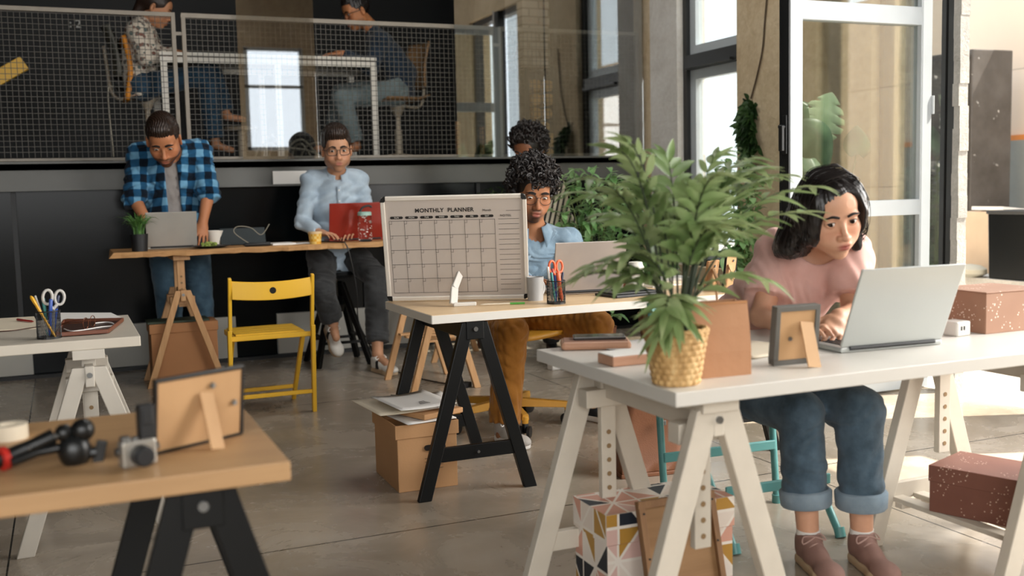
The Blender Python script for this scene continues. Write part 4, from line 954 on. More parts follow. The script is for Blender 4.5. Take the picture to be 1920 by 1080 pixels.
sheet('paper_sheet', 'white sheet lying behind the basket plant on the white desk', 'paper', PZ(1190, 650, ZT).x, PZ(1190, 650, ZT).y, ZT+.003, .2, .18, .1, m_paper, .002)
sheet('paper_sheet', 'printed sheet lying under the small grey picture frame', 'paper', 1.74, 2.36, ZT+.003, .24, .2, .25, m_cream, .002)
a = PZ(1290, 722, ZT)
# kraft carrier bag
q = PZ(1425, 706, ZT); bg = thing('paper_bag', 'kraft paper bag standing behind the basket plant pot', 'bag', (q.x-.082, q.y+.085, ZT), -.06)
mb = MB(); w2, d2, hh = .085, .045, .178
prof = [(-w2, -d2), (w2, -d2), (w2, 0), (w2, d2), (-w2, d2), (-w2, 0)]
rows = []
for j, (z, inn, dd) in enumerate(((0, 0, 1), (.06, .002, .98), (.12, .008, .8), (hh, .016, .55))):
    rows += [V((x*(1+.015*j/3) if abs(y) > 1e-6 else x-math.copysign(inn, x), y*dd, z)) for x, y in prof]
fs = [tuple(range(5, -1, -1))]
for j in range(3):
    for k in range(6): fs.append((j*6+k, j*6+(k+1) % 6, (j+1)*6+(k+1) % 6, (j+1)*6+k))
mb.add(rows, fs); mb.build('body', M('kraft_bag', '#a87a58', .8, var=.06, bump=.3, bscale=30), bg, solid=.0012)
MB().bar((-.086, -.026, .176), (.086, -.026, .176), .003, .006).build('top_hem', m_kraftb, bg)
for s in (-1, 1): MB().tube(spline([(-.035, s*.026, .16), (-.033, s*.03, .2), (-.02, s*.035, .215), (.02, s*.035, .215), (.033, s*.03, .2), (.035, s*.026, .16)], 4), .003, 6).build('handle', m_kraftb, bg, smooth=True) if s > 0 else None
# basket pot and its plant are built with the plants
a = PZ(1792, 632, ZT); dv = thing('white_charger', 'small white charger block between the large silver laptop and the speckled box', 'charger', (a.x+.03, a.y+.03, ZT), .1)
MB().box((0, 0, .022), (.06, .06, .044)).build('body', m_white, dv, bevel=.006)
for k in range(2): MB().box((-.012+.012*k, -.0305, .024), (.005, .002, .012)).build('port', m_keys, dv)
t = NT('speckled_card'); v = t.coords(); vo = t.node('ShaderNodeTexVoronoi'); t.link(v, vo.inputs['Vector']); vo.inputs['Scale'].default_value = 95
sp = t.math('MULTIPLY', t.math('LESS_THAN', vo.outputs['Distance'], .24), t.math('GREATER_THAN', t.noise(v, 12, 2), .5))
t.color(t.mix(sp, t.ramp(t.noise(v, 3, 4), [(.3, lin('#8f6a54')), (.7, lin('#a57f68'))]), lin('#dccab8'))); t.set(rough=.7); m_speck = t.m
t = NT('speckled_dark_card'); v = t.coords(); vo = t.node('ShaderNodeTexVoronoi'); t.link(v, vo.inputs['Vector']); vo.inputs['Scale'].default_value = 95
sp = t.math('MULTIPLY', t.math('LESS_THAN', vo.outputs['Distance'], .21), t.math('GREATER_THAN', t.noise(v, 9, 2), .51))
t.color(t.mix(sp, t.ramp(t.noise(v, 3, 4), [(.3, lin('#6c4235')), (.7, lin('#835646'))]), lin('#c9ab98'))); t.set(rough=.6); m_speckd = t.m
def lid_box(name, label, p, rz, w, d, h, m, lid=.05):
    b = thing(name, label, 'box', p, rz); MB().box((w/2, d/2, (h-.004)/2), (w, d, h-.004)).build('body', m, b, bevel=.002)
    MB().box((w/2, d/2, h-lid/2), (w+.006, d+.006, lid)).build('lid', m, b, bevel=.002); return b
q = PZ(1848, 627, ZT); lid_box('storage_box', 'tan box with pale paint speckles standing on the white desk behind the charger', tuple(q), -.0, .24, .20, .125, m_speck, .004)
q = PZ(1742, 958, .157); lid_box('storage_box', 'dark red brown speckled box standing on the shelf of the white trestle', (q.x, q.y, .157), -1.22, .27, .22, .145, m_speckd, .05)

# ---- geometric box and the wooden canvas back under the woman's desk
def geo_mat():
    t = NT('geometric_print'); tc = t.node('ShaderNodeTexCoord'); vec = tc.outputs['UV']
    mp = t.node('ShaderNodeMapping'); t.link(vec, mp.inputs[0]); sc_ = 13.0; mp.inputs['Scale'].default_value = (sc_, sc_*.8, 1)
    s = t.node('ShaderNodeSeparateXYZ'); t.link(mp.outputs[0], s.inputs[0])
    fx, fy = t.math('FRACT', s.outputs[0]), t.math('FRACT', s.outputs[1]); ix, iy = t.math('FLOOR', s.outputs[0]), t.math('FLOOR', s.outputs[1])
    par = t.math('FLOORED_MODULO', t.math('ADD', ix, iy), 2); fx2 = t.math('ABSOLUTE', t.math('SUBTRACT', fx, par))
    up = t.math('GREATER_THAN', fx2, fy)
    cid = t.node('ShaderNodeCombineXYZ'); t.link(ix, cid.inputs[0]); t.link(iy, cid.inputs[1]); t.link(up, cid.inputs[2])
    wn_ = t.node('ShaderNodeTexWhiteNoise', noise_dimensions='3D'); t.link(cid.outputs[0], wn_.inputs['Vector'])
    c = t.ramp(wn_.outputs['Value'], [(0, lin('#1f2630')), (.2, lin('#e4d8cc')), (.45, lin('#d5a08c')), (.6, lin('#b4883a')), (.72, lin('#e9e0d6')), (.9, lin('#dcb8ae'))], 'CONSTANT')
    d = t.math('ABSOLUTE', t.math('SUBTRACT', fx2, fy)); e = t.math('MINIMUM', t.math('MINIMUM', fx, t.math('SUBTRACT', 1, fx)), t.math('MINIMUM', fy, t.math('SUBTRACT', 1, fy)))
    t.color(t.mix(t.math('LESS_THAN', t.math('MINIMUM', t.math('MULTIPLY', d, .7), e), .045), c, lin('#ece4d9'))); t.set(rough=.5); return t.m
m_geo = geo_mat()
def uv_box(o):
    me = o.data; uv = me.uv_layers.new(name='UVMap')
    for p in me.polygons:
        ax = max(range(3), key=lambda i: abs(p.normal[i])); a_, b_ = [(1, 2), (0, 2), (0, 1)][ax]
        for li in p.loop_indices:
            co = me.vertices[me.loops[li].vertex_index].co; k = .35*ax; uv.data[li].uv = (co[a_]*1.0+k+.31, co[b_]*1.0+k+.17)
q = PZ(1138, 968, .285); z_ = .285
gb = thing('gift_box', 'box with a pink, black and gold triangle print on the floor under the white desk', 'box', (q.x, q.y, 0), -.02)
q2 = PZ(1366, 928, z_); q3 = PZ(1074, 930, z_); gw = (q2-q).length; gd = .2
o = MB().box((gw/2, gd/2, .1), (gw, gd, .2)).build('body', m_geo, gb); uv_box(o)
o = MB().box((gw/2, gd/2, .245), (gw+.008, gd+.008, .085)).build('lid', m_geo, gb); uv_box(o)
a0 = PY(1192, 936, q.y-.045); a1 = PY(1340, 915, q.y-.045)
cv = thing('canvas_back', 'wooden backed picture panel leaning against the triangle print box', 'panel', (a0.x, q.y-.13, 0), .0)
wv, hv = (a1.x-a0.x)-.01, a0.z*1.01; Rv = Matrix.Rotation(-math.atan2(.085, hv), 3, 'X'); m_cv = Wood('panel_wood', '#7c5a3c', '#97714c', 'Z', 2, .6)
fr = MB(); b_ = .018
for cx, cz, sx, sz in ((wv/2, b_/2, wv, b_), (wv/2, hv-b_/2, wv, b_), (b_/2, hv/2, b_, hv-2*b_), (wv-b_/2, hv/2, b_, hv-2*b_)): fr.box(Rv @ V((cx, 0, cz)), (sx, .022, sz), Rv)
fr.build('frame', m_cv, cv, bevel=.002)
MB().box(Rv @ V((wv/2, .004, hv/2)), (wv-.03, .006, hv-.03), Rv).build('backing_board', Wood('panel_ply', '#86633f', '#a07b53', 'X', 2, .6), cv)
for cx, cz in ((.012, hv*.9), (.012, hv*.55), (wv-.012, hv*.6), (wv-.012, hv*.93)): MB().cyl(Rv @ V((cx, -.011, cz)), Rv @ V((cx, -.013, cz)), .003).build('screw', m_keys, cv)

# ---- bag with jacket hanging by the teal chair
q = PZ(1195, 906, 0); bg = thing('leather_tote', 'tan leather tote bag standing on the floor beside the teal chair', 'bag', (q.x+.12, q.y+.1, 0), -.15)
m = MB(); m.grid(lambda u, v: V((-.14+.28*u+.02*v, -.045+.03*math.sin(v*2.5)-.02*v*v, .02+.30*v)), 7, 9); m.grid(lambda u, v: V((-.14+.28*u+.02*v, .065-.02*math.sin(v*2.5)-.05*v*v, .02+.29*v)), 7, 9)
for x in (-.14, .14): m.grid(lambda u, v: V((x+.02*v, (-.045+.03*math.sin(v*2.5)-.02*v*v)*(1-u)+(.065-.02*math.sin(v*2.5)-.05*v*v)*u, .02+.295*v)), 4, 9)
m.grid(lambda u, v: V((-.14+.28*u, -.045+.11*v, .004+.016)), 4, 4); m.build('body', m_leather, bg, smooth=True, solid=.004)
MB().box((0, .01, .009), (.29, .12, .018)).build('base', m_leather, bg, bevel=.004)
MB().tube(spline([(-.08, -.03, .30), (-.07, -.03, .40), (0, .0, .47), (.1, 0, .46), (.15, -.02, .33)], 6), .011, 8, flat=.35).build('strap', m_leather, bg, smooth=True)
MB().box((.03, -.06, .22), (.03, .008, .02)).build('buckle', m_screw, bg, bevel=.002)
j0 = PY(1235, 775, q.y+.15); jk = MB()
def jf(u, v):
    a = u*2*PI; r = .055+.03*v+.014*math.sin(3*a+v*4); return V((j0.x+.06+math.cos(a)*r*1.5+.02*math.sin(5*v), q.y+.13+math.sin(a)*r*.6, j0.z+.03-.30*v+.02*math.sin(2*a)))
jk.grid(jf, 36, 18); tag(jk.build('denim_jacket', M('pale_denim', '#8d9296', .9, var=.2, vscale=20, bump=.4, bscale=60), smooth=True, solid=.006), 'washed grey denim jacket bundled over the tan leather tote', 'jacket')
# blank white plate on the beam
a0, a1 = PY(512, 347, YB-.03), PY(575, 320, YB-.03); o = MB().box(((a0.x+a1.x)/2, YB-.03, (a0.z+a1.z)/2), (a1.x-a0.x, .012, a1.z-a0.z)).build('blank_plate', m_paper, None, bevel=.002); tag(o, 'blank white plate fixed on the steel beam behind the man in the pale blue shirt', 'plate')
# ================================================================== SMOOTH BODIES (distance fields turned into one closed mesh)
def A3(p): return np.array((p[0], p[1], p[2]), np.float32)
class Field:
    def __init__(s, lo, hi, h):
        s.h = h; s.lo = A3(lo); n = np.ceil((A3(hi)-s.lo)/h).astype(int)+1; s.n = n
        s.D = np.full(tuple(n), 1.0, np.float32)
    def _sl(s, lo, hi, pad):
        a = np.maximum(0, np.floor((A3(lo)-pad-s.lo)/s.h).astype(int)); b = np.minimum(s.n, np.ceil((A3(hi)+pad-s.lo)/s.h).astype(int)+1)
        if np.any(b <= a): return None, None
        g = [(s.lo[i]+s.h*np.arange(a[i], b[i], dtype=np.float32)).reshape([-1 if j == i else 1 for j in range(3)]) for i in range(3)]
        return tuple(slice(a[i], b[i]) for i in range(3)), g
    def _put(s, sl, d, k, op):
        D = s.D[sl]
        if op == 'add':
            if k <= 0: s.D[sl] = np.minimum(D, d)
            else: h = np.clip(.5+.5*(D-d)/k, 0, 1); s.D[sl] = D*(1-h)+d*h-k*h*(1-h)
        elif op == 'sub':
            d = -d
            if k <= 0: s.D[sl] = np.maximum(D, d)
            else: h = np.clip(.5-.5*(D-d)/k, 0, 1); s.D[sl] = D*(1-h)+d*h+k*h*(1-h)
        else: s.D[sl] = np.maximum(D, d)
    def cap(s, a, b, ra, rb=None, k=.01, op='add', wide=None, ratio=1.0, ratio2=None, flat0=False, flat1=False):
        """tapering limb; wide = direction stretched by ratio"""
        rb = ra if rb is None else rb; a, b = A3(a), A3(b); ratio2 = ratio if ratio2 is None else ratio2
        rm = max(ra*max(1, ratio), rb*max(1, ratio2)); sl, g = s._sl(np.minimum(a, b)-rm, np.maximum(a, b)+rm, k+3*s.h)
        if sl is None: return s
        ab = b-a; L = float(np.linalg.norm(ab))+1e-9; u = ab/L
        px, py, pz = g[0]-a[0], g[1]-a[1], g[2]-a[2]
        w = px*u[0]+py*u[1]+pz*u[2]; t = np.clip(w/L, 0, 1); r = ra+(rb-ra)*t
        qx, qy, qz = px-u[0]*t*L, py-u[1]*t*L, pz-u[2]*t*L
        if wide is not None:
            e = A3(wide); e = e-u*e.dot(u); e /= np.linalg.norm(e)+1e-9
            c = qx*e[0]+qy*e[1]+qz*e[2]; f = c*(1/(ratio+(ratio2-ratio)*t)-1); qx, qy, qz = qx+e[0]*f, qy+e[1]*f, qz+e[2]*f
        d = np.sqrt(qx*qx+qy*qy+qz*qz)-r
        if flat0: d = np.maximum(d, -w)
        if flat1: d = np.maximum(d, w-L)
        s._put(sl, d.astype(np.float32), k, op); return s
    def ell(s, c, r, R=None, k=.01, op='add'):
        """ellipsoid with radii r along the columns of R"""
        c = A3(c); r = A3(r); R = np.eye(3, dtype=np.float32) if R is None else np.array(R, np.float32)
        ext = np.sqrt(((R*r)**2).sum(1)); sl, g = s._sl(c-ext, c+ext, k+3*s.h)
        if sl is None: return s
        p = [g[i]-c[i] for i in range(3)]; k0 = k1 = 0
        for j in range(3):
            q = p[0]*R[0, j]+p[1]*R[1, j]+p[2]*R[2, j]; k0 = k0+(q/r[j])**2; k1 = k1+(q/r[j]**2)**2
        k0 = np.sqrt(k0); k1 = np.sqrt(k1)+1e-9; s._put(sl, (k0*(k0-1)/k1).astype(np.float32), k, op); return s
    def plane(s, p, n):
        """removes everything on the side n points to"""
        p, n = A3(p), A3(V(n).normalized()); sl, g = s._sl(s.lo, s.lo+s.h*s.n, 0)
        d = (g[0]-p[0])*n[0]+(g[1]-p[1])*n[1]+(g[2]-p[2])*n[2]; s._put(sl, d.astype(np.float32), 0, 'max'); return s
    def warp(s, fn):
        sl, g = s._sl(s.lo, s.lo+s.h*s.n, 0); m = np.abs(s.D) < .05
        add = np.broadcast_to(fn(*g), s.D.shape); s.D[m] += add[m]; return s
    def mesh(s, keep=None):
        """naive surface nets -> (verts, quads)"""
        D = s.D; n = s.n; I = D < 0
        I[0] = I[-1] = False; I[:, 0] = I[:, -1] = False; I[:, :, 0] = I[:, :, -1] = False
        cnt = np.zeros(tuple(n-1), np.uint8)
        for dx in (0, 1):
            for dy in (0, 1):
                for dz in (0, 1): cnt += I[dx:n[0]-1+dx, dy:n[1]-1+dy, dz:n[2]-1+dz]
        idx = np.argwhere((cnt > 0) & (cnt < 8))
        if len(idx) == 0: return np.zeros((0, 3), np.float32), np.zeros((0, 4), np.int64)
        off = np.array([(i, j, k) for i in (0, 1) for j in (0, 1) for k in (0, 1)])
        vals = np.stack([D[idx[:, 0]+o[0], idx[:, 1]+o[1], idx[:, 2]+o[2]] for o in off], 1)
        ins = np.stack([I[idx[:, 0]+o[0], idx[:, 1]+o[1], idx[:, 2]+o[2]] for o in off], 1)
        vals = np.where(ins, np.minimum(vals, -1e-6), np.maximum(vals, 1e-6))
        acc = np.zeros((len(idx), 3)); c = np.zeros(len(idx))
        for a in range(8):
            for b in range(a+1, 8):
                if np.abs(off[a]-off[b]).sum() != 1: continue
                m = ins[:, a] != ins[:, b]; t = vals[m, a]/(vals[m, a]-vals[m, b]); acc[m] += off[a]+(off[b]-off[a])*t[:, None]; c[m] += 1
        P = s.lo+s.h*(idx+acc/c[:, None])
        look = np.full(tuple(n-1), -1, np.int32); look[idx[:, 0], idx[:, 1], idx[:, 2]] = np.arange(len(idx)); Q = []
        for ax in range(3):
            e = np.zeros(3, int); e[ax] = 1; s0 = tuple(slice(0, n[i]-e[i]) for i in range(3)); s1 = tuple(slice(e[i], n[i]) for i in range(3))
            ch = np.argwhere(I[s0] != I[s1]); fl = I[ch[:, 0], ch[:, 1], ch[:, 2]]; b_, c_ = [(1, 2), (2, 0), (0, 1)][ax]
            eb = np.zeros(3, int); eb[b_] = 1; ec = np.zeros(3, int); ec[c_] = 1
            q = [look[tuple((ch-x).T)] for x in (eb+ec, ec, 0*e, eb)]; q = np.stack(q, 1); q[~fl] = q[~fl][:, ::-1]; Q.append(q[(q >= 0).all(1)])
        return P.astype(np.float32), np.concatenate(Q)
def np_mesh(name, parts, mats, parent, colors=None, smooth=True):
    """one mesh object from (verts, quads) pieces given in room coordinates"""
    I = np.array(root_matrix(parent).inverted()); vs = []; qs = []; b = 0
    for P, Q in parts: vs.append(P); qs.append(Q+b); b += len(P)
    P = np.concatenate(vs); Q = np.concatenate(qs); P = P@I[:3, :3].T+I[:3, 3]
    me = bpy.data.meshes.new(name); me.vertices.add(len(P)); me.vertices.foreach_set('co', P.astype(np.float32).ravel())
    me.loops.add(Q.size); me.loops.foreach_set('vertex_index', Q.ravel().astype(np.int32)); me.polygons.add(len(Q))
    me.polygons.foreach_set('loop_start', np.arange(0, Q.size, 4, dtype=np.int32)); me.polygons.foreach_set('loop_total', np.full(len(Q), 4, np.int32))
    me.update(calc_edges=True); me.validate()
    for m in (mats if isinstance(mats, (list, tuple)) else [mats]): me.materials.append(m)
    if colors is not None:
        at_ = me.color_attributes.new('tint', 'FLOAT_COLOR', 'POINT'); at_.data.foreach_set('color', np.concatenate([colors, np.ones((len(colors), 1))], 1).astype(np.float32).ravel())
    if smooth: me.shade_smooth()
    o = bpy.data.objects.new(name, me); return link(o, parent)
def relax(P, Q, it=2, lam=.5):
    n = len(P); E = np.concatenate([Q[:, [0, 1]], Q[:, [1, 2]], Q[:, [2, 3]], Q[:, [3, 0]]])
    for _ in range(it):
        acc = np.zeros((n, 3)); c = np.zeros(n)
        for a, b in ((0, 1), (1, 0)):
            for ax in range(3): acc[:, ax] += np.bincount(E[:, a], P[E[:, b], ax], n)
            c += np.bincount(E[:, a], minlength=n)
        P = P*(1-lam)+lam*acc/np.maximum(c, 1)[:, None]
    return P.astype(np.float32)

def skin_mat(name='skin'):
    t = NT(name); a = t.node('ShaderNodeVertexColor', layer_name='tint'); n = t.noise(t.coords(), 60, 3)
    t.color(t.mix(t.math('MULTIPLY', n, .16), a.outputs[0], (.25, .09, .05, 1))); t.set(rough=.48, sss=.0, spec=.35)
    t.bump(t.noise(t.coords(), 500, 2), .06, .002); return t.m
m_skin = skin_mat()
def fabric(name, c1, c2=None, bscale=900, rough=.9, big=.10, wr=.25):
    if name in MATS: return MATS[name]
    t = NT(name); v = t.coords(); c1 = lin(c1); c2 = lin(c2) if isinstance(c2, str) else tuple(x*(1-big) for x in c1[:3])+(1,)
    n = t.noise(v, 14, 5); t.color(t.ramp(n, [(.32, c2), (.68, c1)])); t.set(rough=rough, spec=.2, sheen=.15)
    t.bump(t.math('ADD', t.math('MULTIPLY', t.noise(v, bscale, 1), .25), t.noise(v, 22, 4, .5, .6)), wr, .012); MATS[name] = t.m; return t.m

def unit(v): return V(v).normalized()
def head_frame(fwd, roll=0.0):
    f = unit(fwd); u = V((0, 0, 1)); r = f.cross(u).normalized(); u = r.cross(f)
    R = Matrix.Rotation(roll, 3, f); return Matrix((R @ r, f, R @ u)).transposed()

def head_field(F, c, R, s, sex='m', mouth=0.0):
    """adds a head to field F; c eye-level centre, R columns = right, forward, up"""
    def W(x, y, z): return V(c)+R @ V((x*s, y*s, z*s))
    def e(x, y, z, a, b, d, k, op='add', rot=None): F.ell(W(x, y, z), (a*s, b*s, d*s), R if rot is None else R @ rot, k*s, op)
    fem = sex == 'f'
    e(0, -.014, .036, .074, .094, .084, .0)
    e(0, .028, -.035, .060, .056, .078, .035)
    for q in (-1, 1):
        e(q*.05, .005, -.055, .016, .03, .03, .03)              # jaw corner
        e(q*.040, .052, -.028, .024, .024, .022, .022)          # cheekbone
        e(q*.030, .056, -.056, .022, .022, .022, .02)
    e(0, .060, -.100, .023 if not fem else .019, .022, .018, .03)      # chin
    e(0, .060, .040, .045, .022, .032, .03)                      # forehead
    for q in (-1, 1): e(q*.027, .076, .017, .024, .011, .007, .012)   # brow
    for q in (-1, 1): e(q*.031, .094, -.001, .019, .012, .012, .012, 'sub')
    for q in (-1, 1): e(q*.0315, .0715, -.001, .0165, .0155, .0145, .004)   # lids over the eyeball
    n0, n1 = (.0075, .0105) if not fem else (.0065, .009)
    F.cap(W(0, .078, .006), W(0, .103, -.036), n0*s, n1*s, .010*s)
    e(0, .106, -.038, .0105, .010, .009, .006)
    for q in (-1, 1): e(q*.0125, .094, -.041, .0075, .010, .0075, .006)
    for q in (-1, 1): e(q*.0065, .103, -.0475, .0032, .005, .003, .002, 'sub')
    e(0, .076, -.066, .030, .020, .020, .018)                    # muzzle
    e(0, .092, -.0635, .0215, .0075, .0052, .005)
    e(0, .0905, -.0745-mouth, .0185, .0085, .0068, .005)
    e(0, .101, -.0685-mouth*.5, .021, .008, .0011+mouth*.6, .002, 'sub')
    for q in (-1, 1):                                            # ears
        rt = Euler((0, 0, q*-.35)).to_matrix(); e(q*.076, -.012, -.012, .008, .019, .032, .006, 'add', rt); e(q*.083, -.008, -.010, .005, .010, .018, .004, 'sub', rt)
    # eye openings
    for q in (-1, 1):
        rt = Euler((0, q*(-.10 if not fem else -.12), 0)).to_matrix(); e(q*.0315, .090, -.001, .0135, .014, .0056 if not fem else .0064, .001, 'sub', rt)

class Person:
    def __init__(s, label, base, **kw):
        s.root = thing('person', label, 'person', base); s.__dict__.update(kw)
def body(per, J, hd, hands, skin, lip, h=.006, hh=.0026, hhand=.004, g=1.0, sex='m', beard=None, mouth=0.0, gaze=(0, 1, -.1), iris='#2c1a10', brow='#160f0b', bare=True, browth=1.0):
    """the one continuous skin of a person. J: joints; hd = (centre, R, scale); hands: {'R': (dir, palm, curl)}"""
    c, R, s = hd; c = V(c); pts = [V(p) for p in J.values()]+[c]; m = .2
    lo = [min(p[i] for p in pts)-m for i in range(3)]; hi = [max(p[i] for p in pts)+m for i in range(3)]
    hip = (J['hR']+J['hL'])/2; sc = (J['sR']+J['sL'])/2; lat = unit(J['sR']-J['sL']); lh = unit(J['hR']-J['hL'])
    def build(F):
        k = .02
        F.cap(J['hR'], J['hL'], .09*g, None, k); w = hip.lerp(sc, .38)+V(J.get('bow', (0, 0, 0)))
        F.cap(hip, w, .10*g, .095*g, k, wide=lh, ratio=1.45, ratio2=1.3); F.cap(w, sc-(sc-hip)*.12, .095*g, .10*g, k, wide=lat, ratio=1.3, ratio2=1.4)
        F.cap(J['sR'], J['sL'], .052*g, None, .03)
        for q in 'RL':
            F.cap(J['s'+q], J['nk'].lerp(c, .15), .035*g, .04*g, .04)
            F.cap(J['s'+q], J['e'+q], .048*g, .039*g, k); F.cap(J['e'+q], J['w'+q], .041*g, .026*g, .012)
            F.cap(J['h'+q], J['k'+q], .082*g, .058*g, k); F.cap(J['k'+q], J['a'+q], .056*g, .036*g, k)
            kn, an = J['k'+q], J['a'+q]; bk = J.get('calf', V((0, .02, 0))); F.cap(kn.lerp(an, .2)+bk, kn.lerp(an, .5)+bk*.7, .044*g, .038*g, .02)
            if 't'+q in J: F.cap(J['a'+q]+V((0, 0, -.02)), J['t'+q], .033*g, .026*g, .02)
        nb = J['nk']; nt = c+R @ V((0, -.022*s, -.05*s)); F.cap(nb, nt, .056*g if sex == 'm' else .047*g, .052*s if sex == 'm' else .045*s, .025)
        head_field(F, c, R, s, sex, mouth)
        for q, hdq in hands.items(): hand(F, q, *hdq)
    def hand(F, q, d, n, curl, spread=.12, sz=1.0):
        d = unit(d); n = V(n); n = (n-d*n.dot(d)).normalized(); t = d.cross(n) if q == 'R' else n.cross(d); o = J['w'+q]; z = sz*g
        def W(a, b, e): return o+d*(a*z)+t*(b*z)+n*(e*z)
        F.cap(W(-.01, 0, 0), W(.03, 0, .0), .023*z, .024*z, .012, wide=t, ratio=1.15, ratio2=1.25); F.cap(W(.025, .002, 0), W(.078, 0, .002), .0155*z, .0135*z, .010, wide=t, ratio=2.1, ratio2=2.75)
        F.cap(W(.03, .022, .006), W(.055, .024, .008), .014*z, .012*z, .01)
        for i, (b, a, L, r) in enumerate(((.030, .084, .070, .0082), (.0105, .089, .078, .0085), (-.0095, .086, .072, .0080), (-.028, .078, .056, .0070))):
            cu = curl[i] if isinstance(curl, (list, tuple)) else curl; p = W(a, b, 0); ang = 0; dirv = unit(d+t*spread*(1.2-i*.8))
            for l, bend in ((.45, .7), (.31, 1.0), (.24, .8)):
                ang += cu*bend; v = dirv*math.cos(ang)+n*math.sin(ang); p2 = p+v*(L*l*z); F.cap(p, p2, r*z, r*.88*z, .0035); p = p2; r *= .9
        p = W(.022, .026, .006); v1 = unit(d*.62+t*.72+n*.25); p1 = p+v1*(.04*z); v2 = unit(d*.85+t*.30+n*.38); p2 = p1+v2*(.030*z); v3 = unit(d*.9+t*.08+n*.42); p3 = p2+v3*(.026*z)
        F.cap(p, p1, .0135*z, .0105*z, .008); F.cap(p1, p2, .0100*z, .009*z, .004); F.cap(p2, p3, .009*z, .0072*z, .003)
    parts = []; boxes = []
    hb = (c-V((.17*s,)*3), c+V((.17*s,)*3)); boxes.append((hb, hh))
    for q in hands: w = J['w'+q]+unit(hands[q][0])*.085*g; boxes.append(((w-V((.11,)*3)*g, w+V((.11,)*3)*g), hhand))
    F = Field(lo, hi, h); build(F); P, Q = F.mesh(); P = relax(P, Q, 2)
    cen = P[Q].mean(1); keep = np.ones(len(Q), bool)
    for (b0, b1), _ in boxes: keep &= ~((cen > A3(b0)+h*.5) & (cen < A3(b1)-h*.5)).all(1)
    parts.append((P, Q[keep]))
    done = []
    for (b0, b1), hx in boxes:
        F = Field(b0-V((hx*3,)*3), b1+V((hx*3,)*3), hx); build(F); P, Q = F.mesh(); P = relax(P, Q, 1, .4); cen = P[Q].mean(1); k2 = ((cen > A3(b0)) & (cen < A3(b1))).all(1)
        for d0, d1 in done: k2 &= ~((cen > A3(d0)) & (cen < A3(d1))).all(1)
        done.append((b0, b1)); parts.append((P, Q[k2]))
    P = np.concatenate([p for p, _ in parts]); L = (P-A3(c))@np.array(R)/s; sk = np.array(lin(skin)[:3]); col = np.tile(sk, (len(P), 1))
    def blend(m, cc, k=1.0): m = np.clip(m*k, 0, 1)[:, None]; col[:] = col*(1-m)+np.array(lin(cc)[:3])*m
    x, y, z = L[:, 0], L[:, 1], L[:, 2]
    fr = (y > .05)
    blend(fr*np.exp(-((np.abs(x)-.042)/.022)**2-((z+.035)/.022)**2), '#c9745c', .22)
    blend(fr*(y > .082)*(np.exp(-(x/.0175)**4-((z+.0695+mouth*.6)/(.0105+mouth))**4)), lip, .95)
    blend(fr*np.exp(-(x/.018)**2-((z+.036)/.012)**2), '#c9745c', .15)
    if beard:
        bc, st, kind = beard
        bm = np.where((y > .0) & (z < -.035) & (np.abs(x) < .075), 1.0, 0)*np.clip((-.035-z)/.02, 0, 1)*np.where(z > -.118, 1, np.clip((.135+z)/.017, 0, 1))
        if kind == 'goatee': bm = np.exp(-(x/.026)**4)*np.where((z < -.048) & (y > .03) & (z > -.125), 1, 0)
        lipm = np.exp(-(x/.018)**4-((z+.0695+mouth*.5)/(.0095+mouth))**4)*(y > .08); bm = bm*(1-np.clip(lipm*1.2, 0, 1))*np.where((z > -.052) & (np.abs(x) > .03), .25, 1)*np.where((z > -.05) & (np.abs(x) <= .03), 0, 1)
        blend(bm, bc, st)
    b_ = np_mesh('body', parts, m_skin, per.root, col); per.body = b_; per.hd = hd; per.P = L[fr & (np.abs(x) < .09) & (np.abs(z) < .13)]
    # eyes
    def M_(nm, h_, r_): return M(nm, h_, r_, var=.01)
    g_ = unit(R @ V(gaze))
    for q in (-1, 1):
        ec = c+R @ V((q*.0315*s, .0715*s, -.001*s)); er = .0142*s; fr_ = frame_from(g_, R @ V((0, 0, 1))); mb = MB(); n = 18; prof = []
        for i in range(29):
            t_ = PI*i/28; prof.append((er*math.sin(t_), er*math.cos(t_)))
        for a, b__, mi in ((0, 2, 0), (2, 5, 1), (5, 28, 2)):
            mb.m(mi).lathe(prof[a:b__+1], ec, n, fr_)
        mb.build('eye', [M_('pupil', '#050505', .05), M_('iris'+iris[1:], iris, .08), M_('sclera', '#d9d2ca', .15)], per.root, smooth=True, world=True)
    # brows follow the face surface
    def surf(px, pz, lift=.001):
        d = (per.P[:, 0]-px)**2+(per.P[:, 2]-pz)**2; i = np.argsort(d)[:6]; yy = per.P[i, 1].max(); return c+R @ V((px*s, (yy+lift)*s, pz*s))
    per.surf = surf
    for q in (-1, 1):
        pts_ = [surf(q*(.012+.038*t), .0175+.0075*math.sin(min(1, t*1.25)*PI*.72)-.004*t) for t in [i/9 for i in range(10)]]
        MB().tube(pts_, [(.0012+.0026*math.sin(PI*min(1, .25+.75*i/9)))*s*browth for i in range(10)], 6, flat=1.0).build('eyebrow', M('brow'+brow[1:], brow, .8), per.root, smooth=True, world=True)
        lsh = [c+R @ V((q*(.0315+.0130*math.cos(a))*s, (.0715+.0150)*s-.006*s*abs(math.cos(a))**2, (-.001+(.0062)*math.sin(a)+q*q*.0)*s)) for a in [PI*i/8 for i in range(9)]]
        MB().tube(lsh, [.0005*s]+[.0011*s]*7+[.0005*s], 5).build('eyelashes', M('lash', '#0c0806', .8), per.root, smooth=True, world=True)
    return b_

